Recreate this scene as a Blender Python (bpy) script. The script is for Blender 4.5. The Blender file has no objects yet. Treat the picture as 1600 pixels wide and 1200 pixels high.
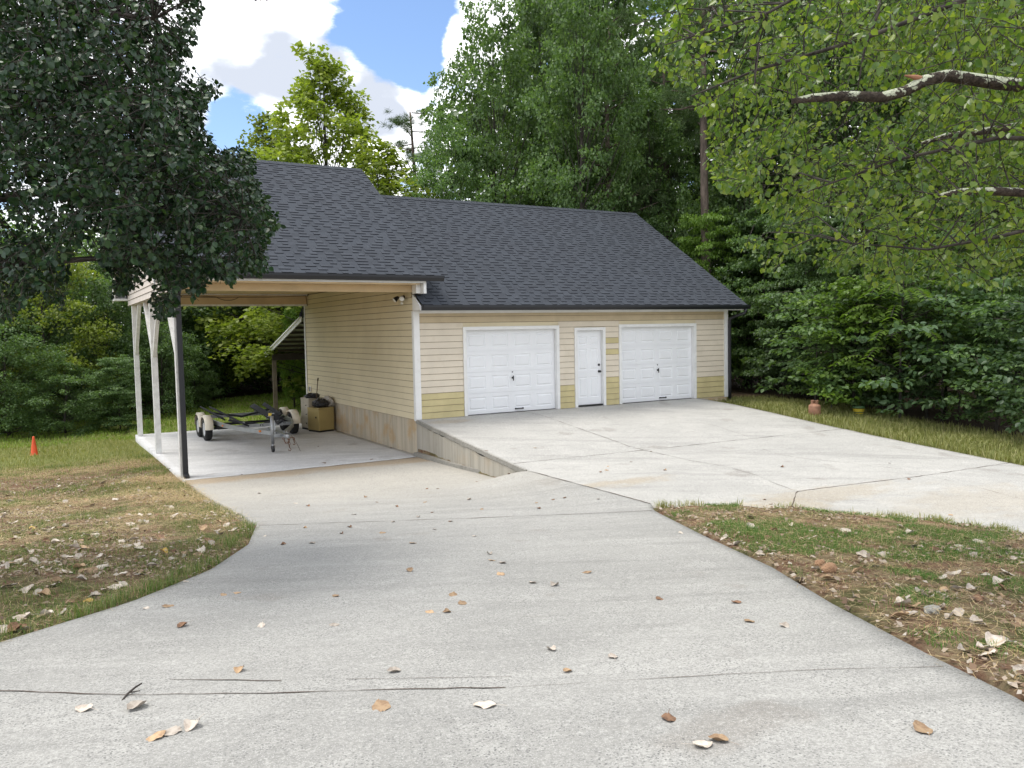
import bpy, bmesh, math, random
import numpy as np
from mathutils import Vector, Matrix

scene = bpy.context.scene
COL = scene.collection
R = math.radians

# ------------------------------------------------------------------ camera
CAM = np.array([-7.773, -17.878, 2.098])
FPX = 1267.655
_yaw, _pitch, _roll = R(-30.252), R(-3.799), R(-1.076)
FW = np.array([-math.sin(_yaw) * math.cos(_pitch), math.cos(_yaw) * math.cos(_pitch), math.sin(_pitch)])
_r = np.array([math.cos(_yaw), math.sin(_yaw), 0.0])
_u = np.cross(_r, FW)
RT = _r * math.cos(_roll) + _u * math.sin(_roll)
UP = -_r * math.sin(_roll) + _u * math.cos(_roll)
cam_data = bpy.data.cameras.new('camera')
cam = bpy.data.objects.new('camera', cam_data)
COL.objects.link(cam)
M = Matrix([[RT[0], UP[0], -FW[0], CAM[0]], [RT[1], UP[1], -FW[1], CAM[1]], [RT[2], UP[2], -FW[2], CAM[2]], [0, 0, 0, 1]])
cam.matrix_world = M
cam_data.sensor_width = 36
cam_data.sensor_fit = 'HORIZONTAL'
cam_data.lens = 36 * FPX / 1600
cam_data.clip_start = 0.05
cam_data.clip_end = 2000
scene.camera = cam

# ------------------------------------------------------------------ sky, sun, exposure
SUN_EL, SUN_AZ = R(70), R(-58)          # azimuth measured from +Y towards +X
sun_dir = Vector((math.sin(SUN_AZ) * math.cos(SUN_EL), math.cos(SUN_AZ) * math.cos(SUN_EL), math.sin(SUN_EL)))
sd = bpy.data.lights.new('sun', 'SUN')
sd.energy = 1.9
sd.angle = R(28)
sd.color = (1.0, 0.95, 0.86)
sun = bpy.data.objects.new('sun', sd)
sun.rotation_euler = sun_dir.to_track_quat('Z', 'Y').to_euler()
sun.location = (0, 0, 40)
COL.objects.link(sun)

world = bpy.data.worlds.new('World')
scene.world = world
world.use_nodes = True
wt = world.node_tree
wt.nodes.clear()


def wn(t, **k):
    n = wt.nodes.new(t)
    for a, b in k.items():
        setattr(n, a, b)
    return n


wl = wt.links.new
w_out = wn('ShaderNodeOutputWorld')
w_bg = wn('ShaderNodeBackground')
w_bg.inputs['Strength'].default_value = 0.13
w_sky = wn('ShaderNodeTexSky')
w_sky.sky_type = 'NISHITA'
w_sky.sun_disc = False
w_sky.sun_elevation = SUN_EL
w_sky.sun_rotation = SUN_AZ
w_sky.air_density = 1.0
w_sky.dust_density = 0.4
w_sky.ozone_density = 2.0
w_tc = wn('ShaderNodeTexCoord')
DIRV = w_tc.outputs['Generated']


def wmath(op, a, b=None, clamp=False):
    n = wn('ShaderNodeMath', operation=op)
    n.use_clamp = clamp
    for i, v in enumerate((a, b)):
        if v is None:
            continue
        if isinstance(v, (int, float)):
            n.inputs[i].default_value = v
        else:
            wl(v, n.inputs[i])
    return n.outputs[0]


def wblob(d, rad_deg):
    """smooth cap of the sky round a fixed direction"""
    d = Vector(d).normalized()
    n = wn('ShaderNodeVectorMath', operation='DOT_PRODUCT')
    nn = wn('ShaderNodeVectorMath', operation='NORMALIZE')
    wl(DIRV, nn.inputs[0])
    wl(nn.outputs[0], n.inputs[0])
    n.inputs[1].default_value = d
    m = wn('ShaderNodeMapRange')
    m.interpolation_type = 'SMOOTHSTEP'
    m.inputs['From Min'].default_value = math.cos(R(rad_deg))
    m.inputs['From Max'].default_value = 1.0
    wl(n.outputs['Value'], m.inputs['Value'])
    return m.outputs['Result']


def pdir(px, py):
    return FW + RT * (px - 800) / FPX + UP * (600 - py) / FPX


sep = wn('ShaderNodeSeparateXYZ')
wl(DIRV, sep.inputs[0])
zden = wmath('ADD', wmath('MAXIMUM', sep.outputs['Z'], 0.0), 0.30)
cmb = wn('ShaderNodeCombineXYZ')
wl(wmath('DIVIDE', sep.outputs['X'], zden), cmb.inputs[0])
wl(wmath('DIVIDE', sep.outputs['Y'], zden), cmb.inputs[1])
n1 = wn('ShaderNodeTexNoise')
n1.inputs['Scale'].default_value = 8.0
n1.inputs['Detail'].default_value = 12
n1.inputs['Roughness'].default_value = 0.60
wl(cmb.outputs[0], n1.inputs['Vector'])
n2 = wn('ShaderNodeTexNoise')
n2.inputs['Scale'].default_value = 8.0
n2.inputs['Detail'].default_value = 10
n2.inputs['Roughness'].default_value = 0.5
mp2 = wn('ShaderNodeMapping')
mp2.inputs['Location'].default_value = (7.3, 2.2, 1.0)
wl(cmb.outputs[0], mp2.inputs['Vector'])
wl(mp2.outputs[0], n2.inputs['Vector'])
cov = wmath('ADD', wmath('MULTIPLY', wmath('SUBTRACT', n1.outputs['Fac'], 0.5), 2.9), 0.74)
for (px, py, rad, amt) in [(600, 30, 4.6, -0.95), (650, -60, 6.0, -0.8), (640, 80, 3.2, -0.65), (370, 195, 2.6, -0.8), (335, 185, 2.4, -0.3), (650, 118, 1.8, -0.4), (690, 20, 2.0, -.3),
                           (400, 60, 6.5, 0.4), (560, 190, 5, 0.5), (765, 50, 4.0, 0.9), (540, 110, 2.2, .4), (300, 130, 4, 0.2)]:
    cov = wmath('ADD', cov, wmath('MULTIPLY', wblob(pdir(px, py), rad), amt))
ramp = wn('ShaderNodeMapRange')
ramp.interpolation_type = 'SMOOTHSTEP'
ramp.inputs['From Min'].default_value = 0.28
ramp.inputs['From Max'].default_value = 0.86
wl(cov, ramp.inputs['Value'])
shade = wmath('ADD', wmath('MULTIPLY', wmath('SUBTRACT', n2.outputs['Fac'], 0.5), 1.9), 0.44)
for (px, py, rad, amt) in [(475, 98, 3.6, 0.75), (390, 100, 3.4, 0.55), (590, 165, 3.0, 0.7), (330, 220, 5, 0.4), (540, 190, 3, .3), (420, 10, 5, -0.4), (640, 110, 3, -0.3), (700, 140, 4, -.2), (350, 150, 2, -.2)]:
    shade = wmath('ADD', shade, wmath('MULTIPLY', wblob(pdir(px, py), rad), amt))
sramp = wn('ShaderNodeMapRange')
sramp.interpolation_type = 'SMOOTHSTEP'
sramp.inputs['From Min'].default_value = 0.45
sramp.inputs['From Max'].default_value = 1.05
wl(shade, sramp.inputs['Value'])
ccol = wn('ShaderNodeMix')
ccol.data_type = 'RGBA'
ccol.inputs['A'].default_value = (9.4, 9.5, 9.7, 1)
ccol.inputs['B'].default_value = (3.7, 4.0, 4.6, 1)
wl(sramp.outputs['Result'], ccol.inputs['Factor'])
skyg = wn('ShaderNodeMix')
skyg.data_type = 'RGBA'
skyg.blend_type = 'MULTIPLY'
skyg.inputs['Factor'].default_value = 1.0
skyg.inputs['B'].default_value = (.95, .98, 1.05, 1)
wl(w_sky.outputs[0], skyg.inputs['A'])
cmix = wn('ShaderNodeMix')
cmix.data_type = 'RGBA'
wl(ramp.outputs['Result'], cmix.inputs['Factor'])
wl(skyg.outputs['Result'], cmix.inputs['A'])
wl(ccol.outputs['Result'], cmix.inputs['B'])
wl(cmix.outputs['Result'], w_bg.inputs['Color'])
wl(w_bg.outputs[0], w_out.inputs['Surface'])

vs = scene.view_settings
vs.view_transform = 'Standard'
vs.look = 'None'
vs.exposure = 0.64
vs.gamma = 1.0
scene.cycles.max_bounces = 8
scene.cycles.diffuse_bounces = 5
scene.cycles.glossy_bounces = 2
scene.cycles.transmission_bounces = 4
scene.cycles.caustics_reflective = False
scene.cycles.caustics_refractive = False

# ------------------------------------------------------------------ helpers
rng = np.random.default_rng(7)
random.seed(7)


def tag(o, label=None, cat=None, group=None, kind=None):
    if label:
        o['label'] = label
    if cat:
        o['category'] = cat
    if group:
        o['group'] = group
    if kind:
        o['kind'] = kind
    return o


def empty(name, loc=(0, 0, 0), rz=0.0):
    o = bpy.data.objects.new(name, None)
    o.empty_display_size = 0.2
    COL.objects.link(o)
    o.location = loc
    o.rotation_euler = (0, 0, rz)
    return o


def mesh_object(name, me, mats, parent=None):
    for m in (mats if isinstance(mats, (list, tuple)) else [mats]):
        me.materials.append(m)
    o = bpy.data.objects.new(name, me)
    COL.objects.link(o)
    if parent is not None:
        o.parent = parent
    return o


def np_data(name, V, Fs, mi=None, smooth=False):
    me = bpy.data.meshes.new(name)
    V = np.asarray(V, np.float32)
    me.vertices.add(len(V))
    me.vertices.foreach_set('co', V.ravel())
    Fs = [np.asarray(f, np.int32) for f in Fs if len(f)]
    nl = sum(f.size for f in Fs)
    npoly = sum(len(f) for f in Fs)
    me.loops.add(nl)
    me.polygons.add(npoly)
    me.loops.foreach_set('vertex_index', np.concatenate([f.ravel() for f in Fs]))
    starts, c = [], 0
    for f in Fs:
        k = f.shape[1]
        starts.append(c + np.arange(len(f)) * k)
        c += f.size
    me.polygons.foreach_set('loop_start', np.concatenate(starts).astype(np.int32))
    if mi is not None:
        me.polygons.foreach_set('material_index', np.asarray(mi, np.int32))
    if smooth:
        me.polygons.foreach_set('use_smooth', np.ones(npoly, bool))
    me.update(calc_edges=True)
    me.validate()
    return me


class MB:
    """collects simple solids and writes them as one mesh"""

    def __init__(s):
        s.v, s.f, s.m, s.sm = [], [], [], []

    def add(s, vs, fs, m=0, smooth=False):
        b = len(s.v)
        s.v += [tuple(float(c) for c in p) for p in vs]
        for f in fs:
            s.f.append([b + i for i in f])
            s.m.append(m)
            s.sm.append(smooth)
        return s

    def box(s, x0, x1, y0, y1, z0, z1, m=0, b=0.0):
        if b > 0:
            b = min(b, .49 * (x1 - x0), .49 * (y1 - y0), .49 * (z1 - z0))
            bm = bmesh.new()
            bmesh.ops.create_cube(bm, size=1)
            for v in bm.verts:
                v.co = Vector(((x0 + x1) / 2 + v.co.x * (x1 - x0), (y0 + y1) / 2 + v.co.y * (y1 - y0), (z0 + z1) / 2 + v.co.z * (z1 - z0)))
            bmesh.ops.bevel(bm, geom=bm.edges[:], offset=b, segments=2, affect='EDGES', profile=0.5)
            s.addbm(bm, m)
            return s
        vs = [(x0, y0, z0), (x1, y0, z0), (x1, y1, z0), (x0, y1, z0), (x0, y0, z1), (x1, y0, z1), (x1, y1, z1), (x0, y1, z1)]
        return s.add(vs, [(0, 3, 2, 1), (4, 5, 6, 7), (0, 1, 5, 4), (1, 2, 6, 5), (2, 3, 7, 6), (3, 0, 4, 7)], m)

    def addbm(s, bm, m=0, smooth=False):
        bm.verts.ensure_lookup_table()
        s.add([v.co[:] for v in bm.verts], [[v.index for v in f.verts] for f in bm.faces], m, smooth)
        bm.free()

    def beam(s, a, b, w, h, up=(0, 0, 1), m=0):
        """rectangular bar from a to b, w across, h along up"""
        a, b = Vector(a), Vector(b)
        d = (b - a).normalized()
        u = Vector(up)
        x = d.cross(u).normalized()
        u = x.cross(d).normalized()
        vs = []
        for p in (a, b):
            for sx, su in ((-1, -1), (1, -1), (1, 1), (-1, 1)):
                vs.append(p + x * (sx * w / 2) + u * (su * h / 2))
        return s.add(vs, [(0, 1, 2, 3), (7, 6, 5, 4), (0, 4, 5, 1), (1, 5, 6, 2), (2, 6, 7, 3), (3, 7, 4, 0)], m)

    def tube(s, pts, rad, n=8, m=0, cap=True, smooth=True):
        pts = [Vector(p) for p in pts]
        rad = rad if isinstance(rad, (list, tuple)) else [rad] * len(pts)
        vs, fs = [], []
        ref = None
        for i, p in enumerate(pts):
            d = (pts[min(i + 1, len(pts) - 1)] - pts[max(i - 1, 0)])
            if d.length < 1e-9:
                d = Vector((0, 0, 1))
            d.normalize()
            if ref is None:
                ref = Vector((1, 0, 0)) if abs(d.x) < .9 else Vector((0, 1, 0))
            x = (ref - d * ref.dot(d)).normalized()
            ref = x
            y = d.cross(x)
            for k in range(n):
                a = 2 * math.pi * k / n
                vs.append(p + (x * math.cos(a) + y * math.sin(a)) * rad[i])
        for i in range(len(pts) - 1):
            for k in range(n):
                fs.append((i * n + k, i * n + (k + 1) % n, (i + 1) * n + (k + 1) % n, (i + 1) * n + k))
        s.add(vs, fs, m, smooth)
        if cap:
            b = len(s.v) - len(vs)
            s.f.append([b + k for k in range(n)][::-1]); s.m.append(m); s.sm.append(False)
            s.f.append([b + (len(pts) - 1) * n + k for k in range(n)]); s.m.append(m); s.sm.append(False)
        return s

    def lathe(s, prof, c=(0, 0, 0), axis='z', n=24, m=0, smooth=True):
        """prof: list of (radius, height)"""
        vs, fs = [], []
        for r_, h in prof:
            for k in range(n):
                a = 2 * math.pi * k / n
                p = (r_ * math.cos(a), r_ * math.sin(a), h)
                if axis == 'x':
                    p = (h, p[0], p[1])
                elif axis == 'y':
                    p = (p[0], h, p[1])
                vs.append((c[0] + p[0], c[1] + p[1], c[2] + p[2]))
        for i in range(len(prof) - 1):
            for k in range(n):
                fs.append((i * n + k, i * n + (k + 1) % n, (i + 1) * n + (k + 1) % n, (i + 1) * n + k))
        return s.add(vs, fs, m, smooth)

    def prism(s, poly, axis, a, b, m=0):
        """poly: 2-D outline; extruded along axis from a to b"""
        n = len(poly)

        def P(q, t):
            return {'x': (t, q[0], q[1]), 'y': (q[0], t, q[1]), 'z': (q[0], q[1], t)}[axis]
        vs = [P(q, a) for q in poly] + [P(q, b) for q in poly]
        fs = [tuple(range(n))[::-1], tuple(range(n, 2 * n))] + [(i, (i + 1) % n, n + (i + 1) % n, n + i) for i in range(n)]
        return s.add(vs, fs, m)

    def build(s, name, mats, parent=None):
        me = bpy.data.meshes.new(name)
        me.from_pydata(s.v, [], s.f)
        me.polygons.foreach_set('material_index', s.m)
        me.polygons.foreach_set('use_smooth', s.sm)
        me.update()
        bm = bmesh.new()
        bm.from_mesh(me)
        bmesh.ops.recalc_face_normals(bm, faces=bm.faces[:])
        bm.to_mesh(me)
        bm.free()
        return mesh_object(name, me, mats, parent)


def copy_tree(o, parent=None):
    c = o.copy()
    COL.objects.link(c)
    if parent is not None:
        c.parent = parent
    for ch in list(o.children):
        copy_tree(ch, c)
    return c


def hash2(ix, iy, seed):
    n = (ix.astype(np.int64) * 374761393 + iy.astype(np.int64) * 668265263 + seed * 1442695041) & 0x7fffffff
    n = (n ^ (n >> 13)) * 1274126177 & 0x7fffffff
    n = n ^ (n >> 16)
    return (n & 0xffff) / 65535.0


def vnoise(x, y, scale, seed=0, octv=3):
    x = np.asarray(x, float) * scale
    y = np.asarray(y, float) * scale
    tot, amp, nrm = 0, 1.0, 0
    for o in range(octv):
        ix, iy = np.floor(x), np.floor(y)
        fx, fy = x - ix, y - iy
        fx, fy = fx * fx * (3 - 2 * fx), fy * fy * (3 - 2 * fy)
        a, b = hash2(ix, iy, seed + o), hash2(ix + 1, iy, seed + o)
        c, d = hash2(ix, iy + 1, seed + o), hash2(ix + 1, iy + 1, seed + o)
        tot = tot + amp * ((a * (1 - fx) + b * fx) * (1 - fy) + (c * (1 - fx) + d * fx) * fy)
        nrm += amp
        amp *= .5
        x, y = x * 2.03 + 11.7, y * 2.03 + 5.1
    return tot / nrm


def sstep(a, b, x):
    t = np.clip((x - a) / (b - a), 0, 1)
    return t * t * (3 - 2 * t)


# ------------------------------------------------------------------ levels of the ground and the concrete
def smax(a, b, k=.1):
    return .5 * (a + b + np.sqrt((a - b) ** 2 + k * k))


_RY = np.array([8.6, 8.8, 9.06, 9.3, 11.0, 12.7, 13.85, 14.97, 15.65, 18, 24.])
_RX = np.array([0, -.15, -.33, -.45, -1.25, -2.0, -2.65, -3.2, -3.5, -4.9, -8.])
_AY = np.array([8.75, 8.95, 9.3, 10.15, 11.13, 12.14, 14, 17, 24.])
_AX = np.array([0, .15, 1.15, 2.03, 2.85, 3.37, 4.0, 4.5, 4.8])
_LY = np.array([.3, 5.5, 6.8, 8.2, 9.5, 10.5, 11.3, 12.1, 13, 14, 16, 24.])
_LX = np.array([-5.3, -5.25, -5.35, -5.75, -6.4, -7.2, -8.15, -9.5, -11.5, -14, -20, -30.])


def Rx(y): return np.interp(-y, _RY, _RX)
def Ax(y): return np.interp(-y, _AY, _AX)
def Lx(y): return np.interp(-y, _LY, _LX)


def zlow(x, y):
    s = (-(x + 2.8) * .44 - (y + 7.9) * .9) / 1.0018
    z = smax(-.864, -.5 + .09 * s, .12)
    w = np.exp(-(np.minimum(x, 0) / 1.1) ** 2) * sstep(-4.0, -5.2, y) * (1 - sstep(-8.5, -10, y))
    return z + w * np.maximum(-.515 - z, 0)


def zapr(x, y):
    ay = np.maximum(-np.asarray(y, float), 0)
    k = .004 + .072 * np.clip(x / 9.3, 0, 1.2)
    return -.105 * smin(ay, 5.0) - k * np.maximum(ay - 5, 0)


def smin(a, b, k=.4):
    return .5 * (a + b - np.sqrt((a - b) ** 2 + k * k)) + .5 * (np.sqrt(b * b + k * k) - b)


def hz(x, y):
    """top of the concrete, of the bed between the two drives, and of the yard beside them"""
    x, y = np.asarray(x, float), np.asarray(y, float)
    l, a = zlow(x, y), zapr(x, y)
    rx, ax = Rx(y), Ax(y)
    d1, d2 = np.maximum(x - rx, 0), np.maximum(ax - x, 0)
    t = d1 / np.maximum(d1 + d2, 1e-6)
    mid = l * (1 - t) + a * t
    bed = (x > rx) & (x < ax)
    mid = mid + np.where(bed, .05 * sstep(0, .5, np.minimum(d1, d2)) , 0)
    return np.where(x <= rx, l, np.where(x >= ax, a, mid))


def hit(px, py):
    d = pdir(px, py)
    z = -.5
    for _ in range(25):
        t = (z - CAM[2]) / d[2]
        p = CAM + d * t
        z = .5 * z + .5 * float(hz(p[0], p[1]))
    return float(p[0]), float(p[1])


def yard(x, y):
    """height of the soil everywhere"""
    x, y = np.asarray(x, float), np.asarray(y, float)
    h = hz(x, np.minimum(y, 0.0))
    lx = Lx(np.minimum(y, -.3))
    left = -.885 - .11 * sstep(1.0, 8.0, y) + (zlow(x, np.minimum(y, 0)) + .864)
    left = left - .02 * np.clip(y - 6, 0, 40)
    bump = (vnoise(x, y, .9, 3) - .5) * .12 * sstep(0, .8, lx - x)
    left = left + bump + .06 * np.exp(-((x - lx + .9) / .5) ** 2) * sstep(-7, -2, y)
    rgt = zapr(9.35, np.minimum(y, 0)) - .02 - .2 * sstep(-2.5, -.3, y) + (vnoise(x, y, .8, 5) - .5) * .12 * sstep(9.4, 10, x)
    rgt = rgt - .015 * np.clip(x - 11, 0, 30)
    back = -1.0 + .014 * np.clip(y - 9, 0, 25) + (vnoise(x, y, .4, 8) - .5) * .1
    z = np.where(x < lx, left, h)
    bed = (x > Rx(y)) & (x < Ax(y)) & (y < -8.75)
    z = np.where(bed, h + (vnoise(x, y, 2.2, 4) - .45) * .05, z)
    z = np.where(x > 9.3, rgt, z)
    conc = (y < 0) & (x > lx) & (x < 9.3) & ~bed
    z = np.where(conc, h - .11, z)
    under = (y >= 0) & (x > -5.3) & (x < 9.3)
    z = np.where(under, np.where(y < 9.0, -1.12, back), z)
    far = sstep(9.5, 16, y)
    z = z * (1 - far) + (back + .045 * np.clip(x - 3, 0, 14) + 0.0) * far
    return z


# ------------------------------------------------------------------ materials
def mat(name):
    m = bpy.data.materials.new(name)
    m.use_nodes = True
    t = m.node_tree
    return m, t, t.nodes['Principled BSDF'], t.nodes['Material Output']


def NN(t, ty, **k):
    n = t.nodes.new(ty)
    for a, b in k.items():
        setattr(n, a, b)
    return n


def inp(t, sock, v):
    if hasattr(v, 'is_linked') or hasattr(v, 'links'):
        t.links.new(v, sock)
    else:
        sock.default_value = v


def mth(t, op, a, b=0.0, clamp=False):
    n = NN(t, 'ShaderNodeMath', operation=op)
    n.use_clamp = clamp
    inp(t, n.inputs[0], a)
    inp(t, n.inputs[1], b)
    return n.outputs[0]


def noise(t, scale, detail=4, rough=.55, vec=None, loc=None, stretch=None):
    n = NN(t, 'ShaderNodeTexNoise')
    n.inputs['Scale'].default_value = scale
    n.inputs['Detail'].default_value = detail
    n.inputs['Roughness'].default_value = rough
    if vec is None:
        vec = NN(t, 'ShaderNodeNewGeometry').outputs['Position']
    if loc or stretch:
        mp = NN(t, 'ShaderNodeMapping')
        mp.inputs['Location'].default_value = loc or (0, 0, 0)
        mp.inputs['Scale'].default_value = stretch or (1, 1, 1)
        t.links.new(vec, mp.inputs['Vector'])
        vec = mp.outputs[0]
    t.links.new(vec, n.inputs['Vector'])
    return n.outputs['Fac']


def rng_map(t, v, a, b, c=0.0, d=1.0):
    n = NN(t, 'ShaderNodeMapRange')
    n.interpolation_type = 'SMOOTHSTEP'
    n.inputs['From Min'].default_value = a
    n.inputs['From Max'].default_value = b
    n.inputs['To Min'].default_value = c
    n.inputs['To Max'].default_value = d
    inp(t, n.inputs['Value'], v)
    return n.outputs['Result']


def mix(t, f, a, b, mode='MIX'):
    n = NN(t, 'ShaderNodeMix')
    n.data_type = 'RGBA'
    n.blend_type = mode
    inp(t, n.inputs['Factor'], f)
    inp(t, n.inputs['A'], a)
    inp(t, n.inputs['B'], b)
    return n.outputs['Result']


def bump(t, bs, h, strength=.3, dist=.02):
    n = NN(t, 'ShaderNodeBump')
    n.inputs['Strength'].default_value = strength
    n.inputs['Distance'].default_value = dist
    inp(t, n.inputs['Height'], h)
    t.links.new(n.outputs[0], bs.inputs['Normal'])


def c4(r, g, b):
    return (r, g, b, 1.0)


def paint(name, col, rough=.5, var=.06, dirt=None, dirt_amt=.3, scale=3.0, bstr=.08, spec=.4, metal=0.0):
    m, t, b, o = mat(name)
    n = noise(t, scale, 5, .6)
    d = tuple(c * (1 - var * 3) for c in col)
    base = mix(t, rng_map(t, n, .35, .7), c4(*col), c4(*d))
    if dirt:
        n2 = noise(t, scale * 2.3, 6, .65, loc=(3, 1, 7))
        base = mix(t, rng_map(t, n2, .55, .75, 0, dirt_amt), base, c4(*dirt))
    inp(t, b.inputs['Base Color'], base)
    b.inputs['Roughness'].default_value = rough
    b.inputs['Metallic'].default_value = metal
    b.inputs['Specular IOR Level'].default_value = spec
    if bstr:
        bump(t, b, noise(t, 60, 3), bstr, .004)
    return m


def leaf_mat(name, cols, trans=.35, rough=.45, spec=.4, tcol=None, objvar=.25):
    """cols: list of greens picked per leaf; thin translucent sheet"""
    m, t, b, o = mat(name)
    g = NN(t, 'ShaderNodeNewGeometry')
    cr = NN(t, 'ShaderNodeValToRGB')
    cr.color_ramp.interpolation = 'LINEAR'
    el = cr.color_ramp.elements
    el[0].position = 0
    el[0].color = c4(*cols[0])
    el[1].position = 1
    el[1].color = c4(*cols[-1])
    for i, c in enumerate(cols[1:-1]):
        e = el.new((i + 1) / (len(cols) - 1))
        e.color = c4(*c)
    t.links.new(g.outputs['Random Per Island'], cr.inputs['Fac'])
    col = cr.outputs['Color']
    if objvar:
        oi = NN(t, 'ShaderNodeObjectInfo')
        v = rng_map(t, oi.outputs['Random'], 0, 1, 1 - objvar, 1 + objvar)
        hs = NN(t, 'ShaderNodeHueSaturation')
        inp(t, hs.inputs['Color'], col)
        t.links.new(v, hs.inputs['Value'])
        col = hs.outputs['Color']
    inp(t, b.inputs['Base Color'], col)
    b.inputs['Roughness'].default_value = rough
    b.inputs['Specular IOR Level'].default_value = spec
    tr = NN(t, 'ShaderNodeBsdfTranslucent')
    tc = tcol or (1.25, 1.35, .55)
    inp(t, tr.inputs['Color'], mix(t, 1.0, col, c4(*tc), 'MULTIPLY'))
    ms = NN(t, 'ShaderNodeMixShader')
    ms.inputs['Fac'].default_value = trans
    t.links.new(b.outputs[0], ms.inputs[1])
    t.links.new(tr.outputs[0], ms.inputs[2])
    t.links.new(ms.outputs[0], o.inputs['Surface'])
    return m


# concrete -------------------------------------------------------
def concrete(name, base=(.46, .45, .43), dark=(.33, .33, .325), stain=None, stain_box=None, pits=True, warm=None, wmask=None):
    m, t, b, o = mat(name)
    pos = NN(t, 'ShaderNodeNewGeometry').outputs['Position']
    big = noise(t, .55, 5, .6, pos)
    mid = noise(t, 2.6, 6, .65, pos, loc=(4, 9, 0), stretch=(1, 1, 1))
    streak = noise(t, 1.6, 6, .7, pos, loc=(2, 1, 0), stretch=(1.0, 4.0, 1))
    col = mix(t, rng_map(t, big, .35, .68), c4(*base), c4(*dark))
    col = mix(t, rng_map(t, streak, .42, .72, 0, .5), col, c4(*[c * .78 for c in base]))
    col = mix(t, rng_map(t, mid, .52, .72, 0, .45), col, c4(*[min(c * 1.22, .8) for c in base]))
    mr = NN(t, 'ShaderNodeMapping')
    mr.inputs['Rotation'].default_value = (0, 0, R(26))
    t.links.new(pos, mr.inputs['Vector'])
    bands = noise(t, 1.0, 7, .68, mr.outputs[0], loc=(3, 8, 0), stretch=(.35, 2.6, 1))
    col = mix(t, rng_map(t, bands, .50, .68, 0, .55), col, c4(*[c * .72 for c in dark]))
    col = mix(t, rng_map(t, bands, .46, .30, 0, .5), col, c4(*[min(c * 1.25, .8) for c in base]))
    spots = noise(t, 1.1, 3, .5, pos, loc=(14, 3, 2))
    col = mix(t, rng_map(t, spots, .64, .72, 0, .35), col, c4(.20, .17, .14))
    if warm:
        col = wmask(t, pos, col, warm)
    fine = noise(t, 55, 3, .7, pos)
    col = mix(t, rng_map(t, fine, .35, .68, 0, .55), col, c4(*[c * .55 for c in dark]))
    f2 = noise(t, 26, 4, .75, pos, loc=(6, 6, 6))
    col = mix(t, rng_map(t, f2, .52, .72, 0, .45), col, c4(*[min(c * 1.35, .85) for c in base]))
    col = mix(t, rng_map(t, f2, .46, .30, 0, .35), col, c4(*[c * .6 for c in dark]))
    if pits:
        vo = NN(t, 'ShaderNodeTexVoronoi')
        vo.inputs['Scale'].default_value = 50
        t.links.new(pos, vo.inputs['Vector'])
        pz = mth(t, 'MULTIPLY', rng_map(t, vo.outputs['Distance'], .20, .36, 1, 0), rng_map(t, mid, .36, .60))
        col = mix(t, mth(t, 'MULTIPLY', pz, .75), col, c4(.10, .10, .10))
        agg = NN(t, 'ShaderNodeTexVoronoi')
        agg.inputs['Scale'].default_value = 95
        t.links.new(pos, agg.inputs['Vector'])
        col = mix(t, mth(t, 'MULTIPLY', rng_map(t, agg.outputs['Distance'], .2, .34, 1, 0), .35), col, c4(.66, .65, .63))
    inp(t, b.inputs['Base Color'], col)
    b.inputs['Roughness'].default_value = .85
    b.inputs['Specular IOR Level'].default_value = .25
    hgt = mth(t, 'ADD', mth(t, 'MULTIPLY', fine, .6), mth(t, 'MULTIPLY', noise(t, 14, 4, .6, pos), .9))
    bump(t, b, hgt, .5, .006)
    return m


def cream_mask(t, pos, col, warm):
    sx = NN(t, 'ShaderNodeSeparateXYZ')
    t.links.new(pos, sx.inputs[0])
    y = mth(t, 'ADD', sx.outputs['Y'], mth(t, 'MULTIPLY', sx.outputs['X'], .25))
    wob = mth(t, 'MULTIPLY', mth(t, 'SUBTRACT', noise(t, .8, 5, .6, pos, loc=(1, 2, 3)), .5), 3.0)
    yy = mth(t, 'ADD', y, wob)
    cream = rng_map(t, yy, -8.5, -3.0)
    col = mix(t, mth(t, 'MULTIPLY', cream, .7), col, c4(*warm))
    # silt washed out along the edge of the slab
    ys = mth(t, 'ADD', sx.outputs['Y'], mth(t, 'MULTIPLY', mth(t, 'SUBTRACT', noise(t, 1.3, 4, .6, pos, loc=(7, 2, 1), stretch=(.6, 1, 1)), .5), 1.1))
    silt = mth(t, 'MULTIPLY', rng_map(t, ys, -1.25, -.75), rng_map(t, ys, -.05, -.45))
    col = mix(t, mth(t, 'MULTIPLY', silt, .75), col, c4(.40, .28, .15))
    return col


def apron_mask(t, pos, col, warm):
    # tan silt where water stands: by the seam and at the far joint
    for (cx, cy, rx, ry, a) in ((.8, -6.9, 1.3, .35, .7), (3.0, -9.2, 2.6, .5, .55), (2.1, -9.6, .5, .5, .6), (5.5, -10.6, 3.0, 1.0, .4), (.6, -.5, .7, .2, .5)):
        mp = NN(t, 'ShaderNodeMapping', vector_type='POINT')
        mp.inputs['Location'].default_value = (-cx / rx, -cy / ry, 0)
        mp.inputs['Scale'].default_value = (1 / rx, 1 / ry, 0)
        t.links.new(pos, mp.inputs['Vector'])
        ln = NN(t, 'ShaderNodeVectorMath', operation='LENGTH')
        t.links.new(mp.outputs[0], ln.inputs[0])
        q = mth(t, 'ADD', ln.outputs['Value'], mth(t, 'MULTIPLY', mth(t, 'SUBTRACT', noise(t, 2.2, 5, .65, pos, loc=(cx, 1, 2), stretch=(.6, 1.4, 1)), .5), 2.2))
        col = mix(t, mth(t, 'MULTIPLY', rng_map(t, q, 1.1, .4), a), col, c4(*warm))
    return col


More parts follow.
